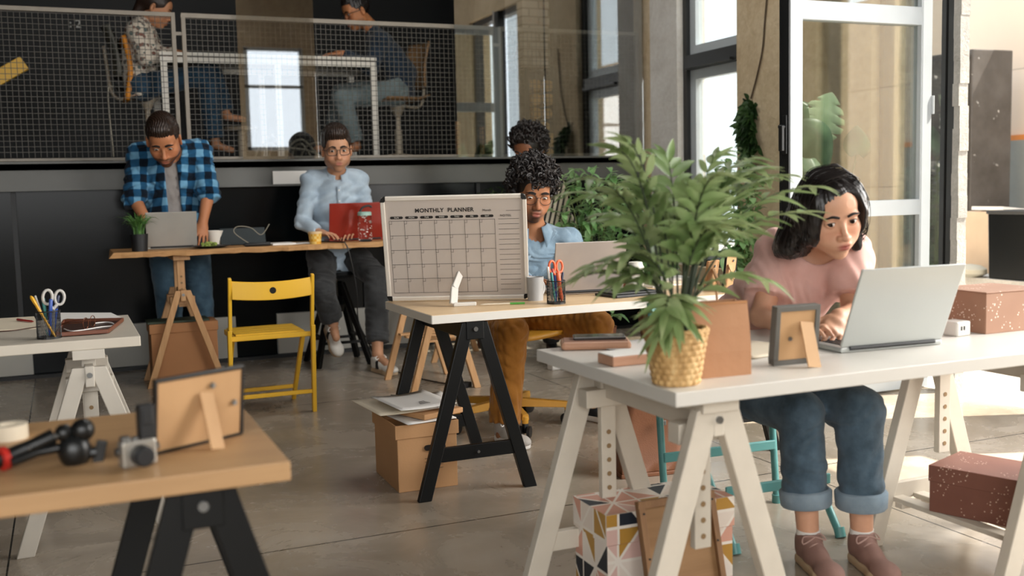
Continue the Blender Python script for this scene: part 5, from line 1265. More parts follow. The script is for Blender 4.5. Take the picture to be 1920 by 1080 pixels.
def folds(amp, k, seed=0, dirv=(0, 0, 1)):
    r = np.random.RandomState(seed); a = [r.normal(size=3)*k for _ in range(5)]; ph = r.uniform(0, 6, 5)
    def fn(x, y, z):
        w = np.sin(a[0][0]*x+a[0][1]*y+a[0][2]*z+ph[0])*1.3+np.sin(a[1][0]*x+a[1][1]*y+a[1][2]*z+ph[1])
        f = np.sin(a[2][0]*1.6*x+a[2][1]*1.6*y+a[2][2]*1.6*z+w*1.6+ph[2])+.6*np.sin(a[3][0]*2.6*x+a[3][1]*2.6*y+a[3][2]*2.6*z+w*2.2+ph[3])
        return (amp*(1-np.abs(f))*.9).astype(np.float32)
    return fn
def bounds(pts, m):
    pts = [V(p) for p in pts]; return [min(p[i] for p in pts)-m for i in range(3)], [max(p[i] for p in pts)+m for i in range(3)]
def top_garment(per, J, name, mat, g=1.0, off=.014, sleeve='short', h=.006, fold=(.004, 18, 1), hem=.0, neck_r=.066, sl_r=1.0, belly=0, open_front=None, sides='RL', seed=3, low=None, bagg=1.0):
    hip = (J['hR']+J['hL'])/2; sc = (J['sR']+J['sL'])/2; lat = unit(J['sR']-J['sL']); lh = unit(J['hR']-J['hL']); c, R, s = per.hd
    lo, hi = bounds([J[k] for k in ('hR', 'hL', 'sR', 'sL', 'eR', 'eL', 'wR', 'wL', 'nk')], .2); F = Field(lo, hi, h); k = .025
    up = unit(sc-hip); w = hip.lerp(sc, .38)+V(J.get('bow', (0, 0, 0))); fwd = unit(up.cross(lat))*-1
    if fwd.dot(R.col[1]) < 0: fwd = -fwd
    hb = hip-up*hem
    F.cap(hb, w, (.104*g+off)*bagg, (.098*g+off)*bagg, k, wide=lh, ratio=1.45, ratio2=1.32, flat0=True); F.cap(w, sc-(sc-hip)*.12, (.098*g+off)*bagg, .102*g+off, k, wide=lat, ratio=1.32, ratio2=1.4)
    if per.sex == 'f':
        for q in (-1, 1): F.ell(sc-up*.14+fwd*.085+lat*q*.075, (.06, .055, .062), None, .05)
    F.cap(J['sR'], J['sL'], .054*g+off, None, .035)
    for q in 'RL':
        F.cap(J['s'+q], J['nk'].lerp(c, .12), .037*g+off*.8, .04*g+off*.5, .045)
        e, wr, sh = J['e'+q], J['w'+q], J['s'+q]
        if sleeve == 'short': F.cap(sh, sh.lerp(e, .72), (.053*g+off)*sl_r, (.055*g+off*1.2)*sl_r, .025, flat1=True)
        else:
            F.cap(sh, e, (.051*g+off)*sl_r, (.043*g+off)*sl_r, .025)
            if sleeve == 'long': F.cap(e, e.lerp(wr, .96), (.044*g+off)*sl_r, (.030*g+off*.8)*sl_r, .015, flat1=True)
            elif sleeve == 'rolled': F.cap(e, e.lerp(wr, .16), (.046*g+off*1.1)*sl_r, (.046*g+off*1.1)*sl_r, .008, flat1=True)
    if fold: F.warp(folds(fold[0], fold[1], seed))
    ax = unit((c+R @ V((0, -.022*s, -.05*s)))-J['nk']); F.cap(J['nk']-ax*.015+fwd*.012, J['nk']+ax*.2, neck_r, neck_r*1.1, .004, 'sub')
    if open_front:
        wd, dz = open_front; F.cap(J['nk']+fwd*.13, hip+fwd*.16-up*.2, wd*.6, wd, .004, 'sub', wide=fwd, ratio=1.9)
    P, Q = F.mesh(); P = relax(P, Q, 2); o = np_mesh(name, [(P, Q)], mat, per.root); per.fwd = fwd; per.up = up; per.lat = lat; return o
def bottom_garment(per, J, name, mat, g=1.0, off=.014, h=.006, to=.93, fold=(.004, 20, 2), waist=.1, cuff=None, seed=5, flare=1.0):
    hip = (J['hR']+J['hL'])/2; sc = (J['sR']+J['sL'])/2; lh = unit(J['hR']-J['hL']); up = unit(sc-hip)
    lo, hi = bounds([J[k] for k in ('hR', 'hL', 'kR', 'kL', 'aR', 'aL')], .2); F = Field(lo, hi, h); k = .02
    F.cap(J['hR'], J['hL'], .093*g+off, None, k); F.cap(hip, hip+up*waist, .104*g+off*.7, .100*g+off*.7, k, wide=lh, ratio=1.45, flat1=True)
    for q in 'RL':
        hp, kn, an = J['h'+q], J['k'+q], J['a'+q]; F.cap(hp, kn, .085*g+off, .064*g+off, k); F.cap(kn, kn.lerp(an, to), .062*g+off, (.046*g+off)*flare, .015, flat1=True)
    if fold: F.warp(folds(fold[0], fold[1], seed))
    if cuff:
        for q in 'RL': kn, an = J['k'+q], J['a'+q]; F.cap(kn.lerp(an, to-cuff), kn.lerp(an, to), (.047*g+off)*flare+.005, (.047*g+off)*flare+.006, .0, flat0=True, flat1=True)
    P, Q = F.mesh(); P = relax(P, Q, 1); return np_mesh(name, [(P, Q)], mat, per.root)
def shoe(per, J, q, fwd, mat, sole, sock=None, s=1.0, pitch=0.0, lace=None, h=.004, trim=None):
    """shoe round the ankle; fwd = toe direction"""
    f = unit(V((fwd[0], fwd[1], 0))); R = Matrix((f.cross(V((0, 0, 1))), f, V((0, 0, 1)))).transposed() @ Matrix.Rotation(pitch, 3, 'X'); an = J['a'+q]; o = an-R @ V((0, .045, .098))*s
    if pitch == 0: o.z = 0.0
    def W(x, y, z): return o+R @ V((x*s, y*s, z*s))
    F = Field(*bounds([W(0, 0, 0), W(0, .25, 0), an], .12), h)
    for (x, y, z, a, b, d) in ((0, .030, .05, .034, .042, .05), (0, .10, .042, .036, .06, .043), (0, .19, .03, .042, .062, .030), (0, .05, .085, .037, .046, .03)): F.ell(W(x, y, z), (a*s, b*s, d*s), R, .025)
    F.plane(W(0, 0, .02), R @ V((0, 0, -1))); F.cap(W(0, .042, .088), W(0, .036, .16), .031*s, .036*s, .004, 'sub', wide=R @ V((0, 1, 0)), ratio=1.2)
    P, Q = F.mesh(); sh = np_mesh('shoe', [(relax(P, Q, 1), Q)], mat, per.root)
    F = Field(*bounds([W(0, 0, 0), W(0, .25, 0)], .1), h); hw = ((0, .03, .036), (0, .10, .037), (0, .18, .044), (0, .205, .038))
    for i in range(3): a, b = hw[i], hw[i+1]; F.cap(W(a[0], a[1], .014), W(b[0], b[1], .014), a[2]*s, b[2]*s, .01)
    F.plane(W(0, 0, .028), R @ V((0, 0, 1))); F.plane(W(0, 0, .001), R @ V((0, 0, -1))); P, Q = F.mesh(); np_mesh('sole', [(relax(P, Q, 1), Q)], sole, sh)
    if lace:
        mb = MB()
        for i in range(5):
            y = .088+.017*i; zt = .092-.0105*i; mb.tube(spline([W(-.024, y+.006, zt-.012), W(-.01, y, zt+.002), W(.012, y+.004, zt+.002), W(.025, y-.002, zt-.012)], 4), .0028*s, 6)
        mb.tube(spline([W(0, .085, .1), W(-.025, .075, .105), W(-.035, .09, .09), W(-.005, .09, .1), W(.03, .08, .1), W(.04, .1, .085), W(0, .09, .1)], 5), .0025*s, 6)
        mb.build('laces', lace, sh, smooth=True, world=True)
    if trim:
        for x in (-1, 1): MB().hexa([W(x*.036, .085, .03), W(x*.041, .085, .03), W(x*.041, .115, .03), W(x*.036, .115, .03)], [W(x*.026, .07, .078), W(x*.031, .07, .078), W(x*.031, .095, .076), W(x*.026, .095, .076)]).build('side_stripe', trim, sh, world=True)
    if sock: MB().cyl(W(0, .04, .07), W(0, .043, .112), .034*s, .036*s, 20).build('sock', sock, per.root, smooth=True, world=True)
    return sh
def glasses(per, mat, wd=.026, ht=.02, square=False, r=.0013):
    c, R, s = per.hd
    def W(x, y, z): return c+R @ V((x*s, y*s, z*s))
    fm = MB(); yy = .101
    for q in (-1, 1):
        pts = []
        for k in range(24):
            a = 2*PI*k/24; cx, sz = math.cos(a), math.sin(a)
            if square: cx = math.copysign(abs(cx)**.55, cx); sz = math.copysign(abs(sz)**.55, sz)
            pts.append(W(q*.034+wd*cx, yy-.012*abs((q*.034+wd*cx)/.06)**2, -.004+ht*sz))
        fm.tube(pts, r*s, 6, closed=True)
        fm.tube([W(q*.059, yy-.012, .004), W(q*.074, yy-.03, .004), W(q*.079, .0, .002), W(q*.077, -.025, -.008)], r*s, 6)
    fm.tube([W(-.010, yy, .002), W(0, yy+.003, .006), W(.010, yy, .002)], r*s, 6)
    gl = fm.build('eyeglasses', mat, per.root, smooth=True, world=True)
    return gl
def short_hair(per, mat, top=.016, side=.006, line=.062, seed=0, h=.003, quiff=.0, nape=-.06):
    c, R, s = per.hd
    def W(x, y, z): return c+R @ V((x*s, y*s, z*s))
    F = Field(c-V((.19*s,)*3), c+V((.19*s,)*3), h*s)
    F.ell(W(0, -.016, .036+top*.45), ((.074+side)*s, (.094+side*.9)*s, (.084+top*.6)*s), R, 0)
    F.ell(W(0, .035, .085+quiff*.4), ((.055+quiff*.2)*s, (.045+quiff)*s, (.03+top*.6)*s), R, .02)
    F.ell(W(0, .112, .0), (.095*s, .075*s, line*s), R, .006, 'sub')
    for q in (-1, 1): F.ell(W(q*.085, .045, -.035), (.04*s, .05*s, .06*s), R, .006, 'sub'); F.ell(W(q*.088, -.012, -.022), (.02*s, .024*s, .034*s), R, .004, 'sub')
    F.plane(W(0, 0, nape), R @ V((0, .35, -1))); r = np.random.RandomState(seed); Ri = np.array(R).T
    def st(x, y, z):
        X = (x-c.x)*Ri[0, 0]+(y-c.y)*Ri[0, 1]+(z-c.z)*Ri[0, 2]; Y = (x-c.x)*Ri[1, 0]+(y-c.y)*Ri[1, 1]+(z-c.z)*Ri[1, 2]; Z = (x-c.x)*Ri[2, 0]+(y-c.y)*Ri[2, 1]+(z-c.z)*Ri[2, 2]
        a = X*1.0+.15*Y; return (.0022*np.sin(a*430+6*np.sin(Y*40))+.0016*np.sin(a*820+Z*190+4*np.sin(Y*70+Z*50))).astype(np.float32)
    F.warp(st); P, Q = F.mesh(); return np_mesh('hair', [(P, Q)], mat, per.root)
# ================================================================== PEOPLE
def tocam(p): return unit(CAM-V(p))
RIGHT = RC.col[0]     # picture-right in the room
def look(p, turn, down):
    """gaze frame: turn in degrees to picture right, down in degrees"""
    t = tocam(p); t = V((t.x, t.y, 0)).normalized(); t = Matrix.Rotation(math.radians(turn), 3, 'Z') @ t
    return V((t.x*math.cos(math.radians(down)), t.y*math.cos(math.radians(down)), -math.sin(math.radians(down))))
m_denim = fabric('blue_denim', '#566a7a', '#34444f', 700, .9, wr=.45)
m_blackhair = None
def hair_mat(name, c, c2, rough=.38):
    t = NT(name); t.color(t.ramp(t.noise(t.coords(), 90, 3), [(.3, lin(c)), (.75, lin(c2))])); t.set(rough=rough, spec=.5); return t.m
h_black = hair_mat('black_hair', '#0a0707', '#1e1512'); h_brown = hair_mat('dark_brown_hair', '#150d09', '#38251a', .45); h_curl = hair_mat('curly_black_hair', '#0b0807', '#231915', .5)

# ------------------------------------------------------------------ the woman in the pink T-shirt
hc = PY(1556, 399, 2.40); s = 1.02
R = head_frame(look(hc, 25, 18), math.radians(9))
J = dict(hR=V((1.985, 3.0, .525)), hL=V((2.175, 2.95, .525)), sR=PY(1462, 470, 2.66), sL=PY(1592, 478, 2.50), nk=PY(1532, 462, 2.60), bow=V((.0, .06, .0)),
         eR=PY(1428, 592, 2.62), wR=PY(1492, 615, 2.44), eL=PY(1600, 588, 2.44), wL=PY(1572, 596, 2.36),
         kR=PY(1500, 775, 2.53), kL=PY(1612, 768, 2.44), aR=PY(1516, 1016, 2.50), aL=PY(1616, 1018, 2.43))
J['eR'].z = max(J['eR'].z, .755); J['wR'].z = .745; J['eL'].z = max(.76, J['eL'].z-.0)
_f = unit(PZ(1545, 1075, 0)-PZ(1492, 1030, 0))*.10; J['tR'] = J['aR']+_f+V((0, 0, -.065)); J['tL'] = J['aL']+_f+V((0, 0, -.065))
p = Person('woman in a pink T-shirt and cuffed jeans leaning over the silver laptop', (2.08, 2.9, 0), sex='f', hd=(hc, R, s))
body(p, J, (hc, R, s), {'R': (PY(1540, 612, 2.33)-J['wR'], (.1, .1, -1), .35), 'L': (PY(1553, 640, 2.30)-J['wL'], (-.5, .1, -.8), [.5, .3, .45, .6])}, '#d3a183', '#9c4f46', g=.88, sex='f', gaze=(.33, 1, -.16), h=.006, hh=.0021, hhand=.003, browth=1.15)
m_pink = fabric('pink_jersey', '#e0b5aa', '#d5a69a', 1200, .9, wr=.18)
top_garment(p, J, 't_shirt', m_pink, g=.86, off=.016, sleeve='short', h=.005, fold=(.0055, 14, 1), seed=12, neck_r=.070, sl_r=1.12)
J2 = dict(J); J2['aR'] = J['aR']+V((0, 0, .01))
bottom_garment(p, J2, 'jeans', m_denim, g=.92, off=.016, to=.72, seed=4, fold=(.006, 20, 2), flare=1.16)
m_cuff = fabric('pale_denim_cuff', '#8797a3', '#6f808d', 700, .9, wr=.3)
for q in 'RL':
    kn, an = J2['k'+q], J2['a'+q]; a, b = kn.lerp(an, .60), kn.lerp(an, .735); fr_ = frame_from(b-a); L_ = (b-a).length
    MB().lathe([(.074, 0), (.0795, .006), (.0785, L_*.5), (.077, L_-.006), (.072, L_), (.062, L_), (.062, L_-.03)], a, 28, fr_).build('cuff', m_cuff, p.root, smooth=True, world=True)
m_sneak = M('mauve_suede', '#8a6a60', .75, var=.1, bump=.2, bscale=300); m_sole = M('gum_sole', '#b39b7d', .6)
fr = PZ(1545, 1075, 0)-PZ(1492, 1030, 0); shoe(p, J, 'R', fr, m_sneak, m_sole, m_paper, 1.0, lace=M('mauve_lace', '#a88a80', .8)); shoe(p, J, 'L', fr, m_sneak, m_sole, m_paper, 1.0, lace=M('mauve_lace', '#a88a80', .8))
# long dark hair: cap parted at one side, falling behind the far shoulder and beside the cheek
c = hc
def W(x, y, z): return c+R @ V((x*s, y*s, z*s))
F = Field(c-V((.3, .3, .36)), c+V((.3, .3, .2)), .0038)
F.ell(W(0, -.018, .040), (.083*s, .104*s, .084*s), R, 0)
F.ell(W(-.055, .02, .01), (.040*s, .062*s, .085*s), R, .03); F.ell(W(.06, .015, .0), (.036*s, .06*s, .085*s), R, .03)
# local x = the person's right = picture left
F.cap(W(.066, -.02, -.02), W(.098, -.055, -.09), .034*s, .030*s, .03, wide=R @ V((0, 1, 0)), ratio=1.3); F.cap(W(.098, -.055, -.09), W(.115, -.095, -.125), .030*s, .020*s, .05, wide=R @ V((0, 1, 0)), ratio=1.4)
F.cap(W(.03, -.07, -.02), W(.05, -.10, -.13), .06*s, .035*s, .05); F.cap(W(-.072, -.01, -.02), W(-.082, -.012, -.12), .022*s, .016*s, .02, wide=R @ V((0, 1, 0)), ratio=1.6)
Ri = np.array(R).T
def strands(x, y, z):
    X, Y, Z = [(x-c.x)*Ri[i, 0]+(y-c.y)*Ri[i, 1]+(z-c.z)*Ri[i, 2] for i in range(3)]
    a = np.arctan2(Y+.02, X-.02); return (.0012*np.sin(a*26+8*np.sin(Z*16)+3*X*40)+.0009*np.sin(a*61+Z*60)+.0008*np.sin(a*140+Z*100)).astype(np.float32)
F.warp(strands)
F.ell(W(.004, .126, -.026), (.068*s, .088*s, .110*s), R, .006, 'sub'); F.ell(W(-.024, .130, -.012), (.058*s, .090*s, .122*s), R, .006, 'sub'); F.ell(W(.0, .10, -.11), (.075*s, .10*s, .09*s), R, .008, 'sub')
P, Q = F.mesh(); hr = np_mesh('hair', [(P, Q)], h_black, p.root)
# loose strands over the cap
rr = random.Random(3); st = MB()
for k in range(90):
    q = rr.choice((-1, 1, 1)); a = rr.uniform(-.05, .06); part = V((-.018, .03+rr.uniform(-.07, .05), .130))
    e0 = V((q*.088, .01+rr.uniform(-.05, .055), .045)); e1 = V((q*(.092+rr.uniform(-.004, .006)), rr.uniform(-.04, .055)-.01, -.05)); e2 = V((q*.09+rr.uniform(-.015, .02), -.03+rr.uniform(-.02, .05), -.085-rr.uniform(0, .025)))
    st.tube([W(*v) for v in spline([part, V((q*.05, part.y, .118)), e0, e1, e2], 5)], .0009*s, 4)
st.build('loose_strands', h_black, hr, smooth=True, world=True)

# ------------------------------------------------------------------ the man in mustard trousers behind the planner board
hc = PY(1000, 360, 4.72); s = 1.16; R = head_frame(look(hc, 13, 17), math.radians(-4))
J = dict(hR=V((1.93, 4.90, .53)), hL=V((2.12, 4.86, .53)), sR=PY(934, 458, 4.86), sL=PY(1064, 452, 4.76), nk=PY(1000, 440, 4.80),
         eR=PY(928, 545, 4.72), wR=PY(985, 532, 4.42), eL=PY(1092, 530, 4.58), wL=PY(1075, 540, 4.34),
         kR=PY(957, 620, 4.44), kL=PY(1118, 612, 4.50), aR=PY(944, 812, 4.40), aL=PY(1100, 768, 4.64))
for k in ('wR', 'wL'): J[k].z = max(J[k].z, .745)
J['eR'].z = max(.76, J['eR'].z); J['tR'] = J['aR']+V((0, -.12, -.06)); J['tL'] = J['aL']+V((.03, -.12, -.06))
p = Person('curly haired man in glasses and a denim shirt sitting behind the planner board', (2.0, 4.8, 0), sex='m', hd=(hc, R, s))
body(p, J, (hc, R, s), {'R': (PY(1020, 527, 4.30)-J['wR'], (.1, .2, -1), .4), 'L': (V((-.1, -1, -.1)), (0, .1, -1), .35)}, '#a5714f', '#8a4a40', sex='m', g=.98, beard=('#140d0a', .9, 'goatee'), mouth=.004, gaze=(.1, 1, -.5), h=.007, hh=.003, hhand=.005, browth=1.3)
m_chamb = fabric('chambray_blue', '#8ea4b4', '#6f8799', 900, .9, wr=.4)
top_garment(p, J, 'denim_shirt', m_chamb, g=1.0, off=.016, sleeve='long', h=.006, fold=(.011, 16, 1), seed=8, neck_r=.07, hem=.03)
m_must = fabric('mustard_twill', '#a56f2d', '#8b5a20', 1000, .9, wr=.3)
bottom_garment(p, J, 'trousers', m_must, g=1.05, off=.018, to=.90, fold=(.0055, 20, 2), flare=1.12, h=.006, seed=6)
m_wsh = M('white_leather', '#d9d5cd', .5); shoe(p, J, 'R', (.15, -1), M('light_grey_knit', '#b5b0aa', .8), m_paper, None, 1.02, lace=m_paper); shoe(p, J, 'L', (.35, -1), M('dark_navy_canvas', '#1e2026', .8), m_paper, None, 1.02, lace=m_keys)
glasses(p, m_keys, .0275, .024)
def curls(per, mat, n, rad, r0, seed, lim, coil=.010):
    c, R, s = per.hd; rr = random.Random(seed); mb = MB(); cm = c+R @ V((0, -.018*s, .045*s))
    F = Field(c-V((.2*s,)*3), c+V((.2*s,)*3), .005); F.ell(cm, (.086*s, .104*s, .092*s), R, 0); F.ell(c+R @ V((0, .12*s, -.01*s)), (.088*s, .08*s, .080*s), R, .01, 'sub'); F.plane(c+R @ V((0, -.02*s, -.07*s)), R @ V((0, .3, -1))); P, Q = F.mesh()
    hr = np_mesh('hair', [(P, Q)], mat, per.root)
    for k in range(n):
        d = V((rr.gauss(0, 1), rr.gauss(0, 1), rr.gauss(.25, 1))).normalized()
        if d.y > .35 and d.z < lim: continue
        if d.z < -.55: continue
        o = cm+R @ V((d.x*.080*s, d.y*.098*s, d.z*.088*s)); ax = R @ (d+V((rr.gauss(0, .35), rr.gauss(0, .35), rr.gauss(-.25, .35)))).normalized(); f = frame_from(ax); L = rr.uniform(.6, 1)*rad*s; tr = rr.uniform(1.2, 2.1); ph = rr.uniform(0, 6.3); pts = []
        for i in range(13):
            t = i/12; a = ph+tr*2*PI*t; pts.append(o+ax*(L*t-L*.12)+f @ V((math.cos(a), math.sin(a), 0))*(coil*s*(.5+.6*t)))
        mb.tube(pts, [r0*s*(.7+.5*math.sin(PI*min(1, i/9))) if i < 12 else r0*s*.4 for i in range(13)], 5)
    mb.build('curls', mat, hr, smooth=True, world=True)
curls(p, h_curl, 680, .062, .0058, 5, .22)
def collar(per, J, mat, rad=.066, h=.042, gap=.5, flap=.055, name='collar'):
    c, R, s = per.hd; ax = unit((c+R @ V((0, -.022*s, -.05*s)))-J['nk']); fwd = per.fwd; x = fwd.cross(ax).normalized(); f2 = ax.cross(x); o = J['nk']+fwd*.012+ax*.020; mb = MB(); n = 22
    def cf(u, v):
        a = PI/2+gap*.5+(2*PI-gap)*u; fl = max(0, 1-min(u, 1-u)*9); r = rad*1.06+(.030*v); d = x*math.cos(a)+f2*math.sin(a)
        return o+d*r+ax*(h*(1-v)-.002)-ax*(flap*fl*v)+f2*(.02*fl*v)
    mb.grid(cf, 34, 6); mb.build(name, mat, per.root, smooth=True, solid=.003, world=True)
collar(p, J, m_chamb, .066, .038, .95)
def placket(per, J, mat, btn, z0=.0, z1=.5, n=5, g=1.0, off=.03):
    """front strip with buttons laid on the garment's surface"""
    gar = [o for o in per.root.children if o.name.split('.')[0] in ('denim_shirt', 'shirt')][0]; me = gar.data
    co = np.empty(len(me.vertices)*3, np.float32); me.vertices.foreach_get('co', co); co = co.reshape(-1, 3)+A3(root_matrix(per.root).translation)
    f, u, l = A3(per.fwd), A3(per.up), A3(per.lat); o = A3(J['nk']); rel = co-o; a, b, d = rel@l, rel@u, rel@f; pts = []
    for t in [z0+(z1-z0)*i/14 for i in range(15)]:
        m = (np.abs(a) < .02) & (np.abs(b+t) < .018)
        if m.any(): pts.append(V((o-u*t+f*(d[m].max()+.0022)).tolist()))
    if len(pts) < 3: return
    mb = MB(); l_ = per.lat*.015; vs = []
    for q in pts: vs += [q-l_, q+l_]
    mb.add(vs, [(2*i, 2*i+2, 2*i+3, 2*i+1) for i in range(len(pts)-1)]); pk = mb.build('placket', mat, per.root, smooth=True, solid=.003, world=True)
    for i in range(n):
        q = pts[int((i+.5)*len(pts)/n)]+per.fwd*.002; MB().lathe([(0, 0), (.0055, 0), (.0055, .002), (0, .0025)], q, 12, frame_from(per.fwd)).build('button', btn, pk, smooth=True, world=True)
placket(p, J, m_chamb, m_paper, .10, .42)

# ------------------------------------------------------------------ the man in the plaid shirt, leaning on the tall bench
hc = PY(307, 262, 6.88); s = 1.28; R = head_frame(look(hc, -4, 36), math.radians(4))
J = dict(hR=PY(306, 452, 7.28), hL=PY(362, 450, 7.28), sR=PY(262, 292, 7.12), sL=PY(372, 286, 7.08), nk=PY(318, 290, 7.10), bow=V((0, .02, 0)),
         eR=PY(252, 372, 7.10), wR=PY(277, 420, 6.98), eL=PY(391, 362, 7.06), wL=PY(380, 418, 6.96), kR=PY(318, 575, 7.22), kL=PY(376, 572, 7.22), aR=PY(322, 688, 7.26), aL=PY(386, 682, 7.24))
p = Person('man in an open blue plaid shirt standing bent over the tall bench', (.72, 7.24, 0), sex='m', hd=(hc, R, s))
J['aR'].z = J['aL'].z = .1
for k in 'RL': J['t'+k] = J['a'+k]+V((0, -.13, -.06))
for k in ('wR', 'wL'): J[k].z = max(J[k].z, BZ+.045)
body(p, J, (hc, R, s), {'R': (V((.25, -.75, -.25)), (0, -.3, -1), .5), 'L': (V((-.12, -.45, -.62)), (-.2, .6, -1), .45)}, '#bb7d57', '#96584a', sex='m', g=1.1, beard=('#1d120d', .82, 'full'), gaze=(0, 1, -.35), h=.008, hh=.0038, hhand=.0055, browth=1.5)
top_garment(p, J, 't_shirt', fabric('heather_grey_jersey', '#a8a29f', '#96908c', 900), g=1.06, off=.010, sleeve='short', h=.008, fold=(.003, 14, 1), neck_r=.078, hem=.02, sl_r=.86)
t = NT('blue_plaid'); v = t.coords(); sx = t.node('ShaderNodeSeparateXYZ'); t.link(t.mix(.10, v, t.noise(v, 3, 2)) if False else v, sx.inputs[0])
def band(o, k, ph, lo_, hi_): return t.ramp(t.math('FRACT', t.math('ADD', t.math('MULTIPLY', o, k), ph)), [(0, (lo_,)*3), (.46, (lo_,)*3), (.52, (hi_,)*3), (.96, (hi_,)*3), (1, (lo_,)*3)])
bx_ = band(t.math('ADD', sx.outputs[0], t.math('MULTIPLY', sx.outputs[1], .25)), 10.5, .2, 0, 1); bz_ = band(t.math('ADD', sx.outputs[2], t.math('MULTIPLY', sx.outputs[1], .2)), 10.5, 0, 0, 1)
sm_ = t.math('ADD', t.math('MULTIPLY', bx_, .5), t.math('MULTIPLY', bz_, .5)); t.color(t.ramp(sm_, [(0, lin('#0e1a28')), (.42, lin('#1f4a6b')), (.55, lin('#255a80')), (1, lin('#6fa3c4'))])); t.set(rough=.9, spec=.15, sheen=.1); t.bump(t.noise(v, 25, 4), .3, .01)
top_garment(p, J, 'shirt', t.m, g=1.12, off=.026, sleeve='rolled', h=.007, fold=(.010, 14, 1), seed=2, neck_r=.082, hem=.12, open_front=(.062, .0))
collar(p, J, t.m, .078, .04, 1.7, .05)
bottom_garment(p, J, 'jeans', fabric('faded_denim', '#4c6678', '#354b5b', 700), g=1.08, off=.016, to=.95, h=.008, fold=(.004, 18, 1), flare=1.15)
for k in 'RL': shoe(p, J, k, (.1, -1), m_keys, m_keys, None, 1.05)
short_hair(p, h_brown, top=.018, side=.004, line=.066, seed=1, quiff=.006)

# ------------------------------------------------------------------ the man in the pale blue shirt on the bar stool
hc = PY(631, 280, 6.92); s = 1.22; R = head_frame(look(hc, 6, 8), math.radians(2))
J = dict(hR=PY(604, 478, 7.12), hL=PY(658, 476, 7.10), sR=PY(584, 340, 7.08), sL=PY(670, 337, 7.05), nk=PY(630, 331, 7.06),
         eR=PY(568, 416, 7.02), wR=PY(598, 436, 6.90), eL=PY(692, 412, 7.0), wL=PY(664, 436, 6.94), kR=PY(605, 545, 6.72), kL=PY(706, 520, 6.74), aR=PY(624, 606, 6.80), aL=PY(708, 663, 6.55))
p = Person('man in glasses and a pale blue shirt sitting on the black bar stool', (1.7, 7.0, 0), sex='m', hd=(hc, R, s))
J['tR'] = J['aR']+V((.0, -.08, -.09)); J['tL'] = J['aL']+V((.03, -.12, -.06))
for k in ('wR', 'wL'): J[k].z = max(J[k].z, BZ+.035)
body(p, J, (hc, R, s), {'R': (V((.35, -.5, -.05)), (0, 0, -1), .35), 'L': (V((-.4, -.5, -.05)), (0, 0, -1), .35)}, '#c69473', '#a8675a', sex='m', g=1.0, beard=('#5a4334', .28, 'full'), gaze=(.1, 1, -.2), h=.008, hh=.0036, hhand=.0055, browth=1.35)
m_pblue = fabric('pale_blue_oxford', '#b4c4d1', '#a1b3c3', 900, .9, wr=.3)
top_garment(p, J, 'shirt', m_pblue, g=1.02, off=.018, sleeve='long', h=.007, fold=(.012, 13, 1), seed=9, neck_r=.066, hem=.10, bagg=1.08)
collar(p, J, m_pblue, .062, .045, .55, .05); placket(p, J, m_pblue, m_paper, .06, .4)
m_char = fabric('charcoal_wool', '#3f4041', '#2f3031', 900)
bottom_garment(p, J, 'trousers', m_char, g=1.02, off=.018, to=.86, h=.008, fold=(.005, 18, 1), flare=1.2)
shoe(p, J, 'R', (.1, -1), m_wsh, m_sole, None, 1.08, pitch=-.75, lace=m_paper, trim=m_keys); shoe(p, J, 'L', (.25, -1), m_wsh, m_sole, None, 1.08, lace=m_paper, trim=m_keys)
glasses(p, m_keys, .0265, .019, True, .0018)
short_hair(p, h_brown, top=.026, side=.007, line=.064, seed=4, quiff=.018)

# ------------------------------------------------------------------ upstairs: the woman in the patterned shirt
hc = PY(294, 16, 8.33); s = 1.12; R = head_frame(V((.95, -.22, -.42)), 0)
J = dict(hR=PY(266, 162, 8.26), hL=PY(270, 162, 8.46), sR=PY(256, 58, 8.2), sL=PY(270, 54, 8.50), nk=PY(268, 42, 8.35), bow=V((-.03, 0, 0)),
         eR=PY(272, 108, 8.14), wR=PY(316, 104, 8.12), eL=PY(296, 104, 8.5), wL=PY(332, 99, 8.4), kR=PY(385, 140, 8.24), kL=PY(398, 138, 8.46), aR=PY(404, 268, 8.24), aL=PY(424, 214, 8.42))
J['calf'] = V((-.02, 0, 0)); J['tR'] = J['aR']+V((.12, 0, -.055)); J['tL'] = J['aL']+V((.13, 0, -.04))
p = Person('woman in a patterned white shirt sitting at the upstairs desk behind the railing', (.95, 8.35, UZ), sex='f', hd=(hc, R, s))
body(p, J, (hc, R, s), {'R': (V((1, .1, -.1)), (0, .2, -1), .4), 'L': (V((1, -.1, -.1)), (0, -.2, -1), .4)}, '#c08863', '#96584a', sex='f', g=.94, gaze=(0, 1, -.3), h=.009, hh=.004, hhand=.006)
t = NT('sprigged_cotton'); v = t.coords(); vo = t.node('ShaderNodeTexVoronoi'); t.link(v, vo.inputs['Vector']); vo.inputs['Scale'].default_value = 26
t.color(t.mix(t.math('LESS_THAN', vo.outputs['Distance'], .42), lin('#cfc4b4'), t.ramp(t.noise(v, 18, 2), [(.42, lin('#5b6a66')), (.55, lin('#8c5a4a')), (.62, lin('#3c3a38'))]))); t.set(rough=.9)
top_garment(p, J, 'blouse', t.m, g=.95, off=.022, sleeve='long', h=.009, fold=(.006, 13, 1), neck_r=.06, hem=.08, bagg=1.1)
bottom_garment(p, J, 'jeans', fabric('dark_denim', '#2f4a5e', '#22384a', 700), g=.98, off=.016, to=.93, h=.009, fold=(.004, 18, 1), flare=1.2)
F = Field(hc-V((.25,)*3), hc+V((.25,)*3), .005); c = hc
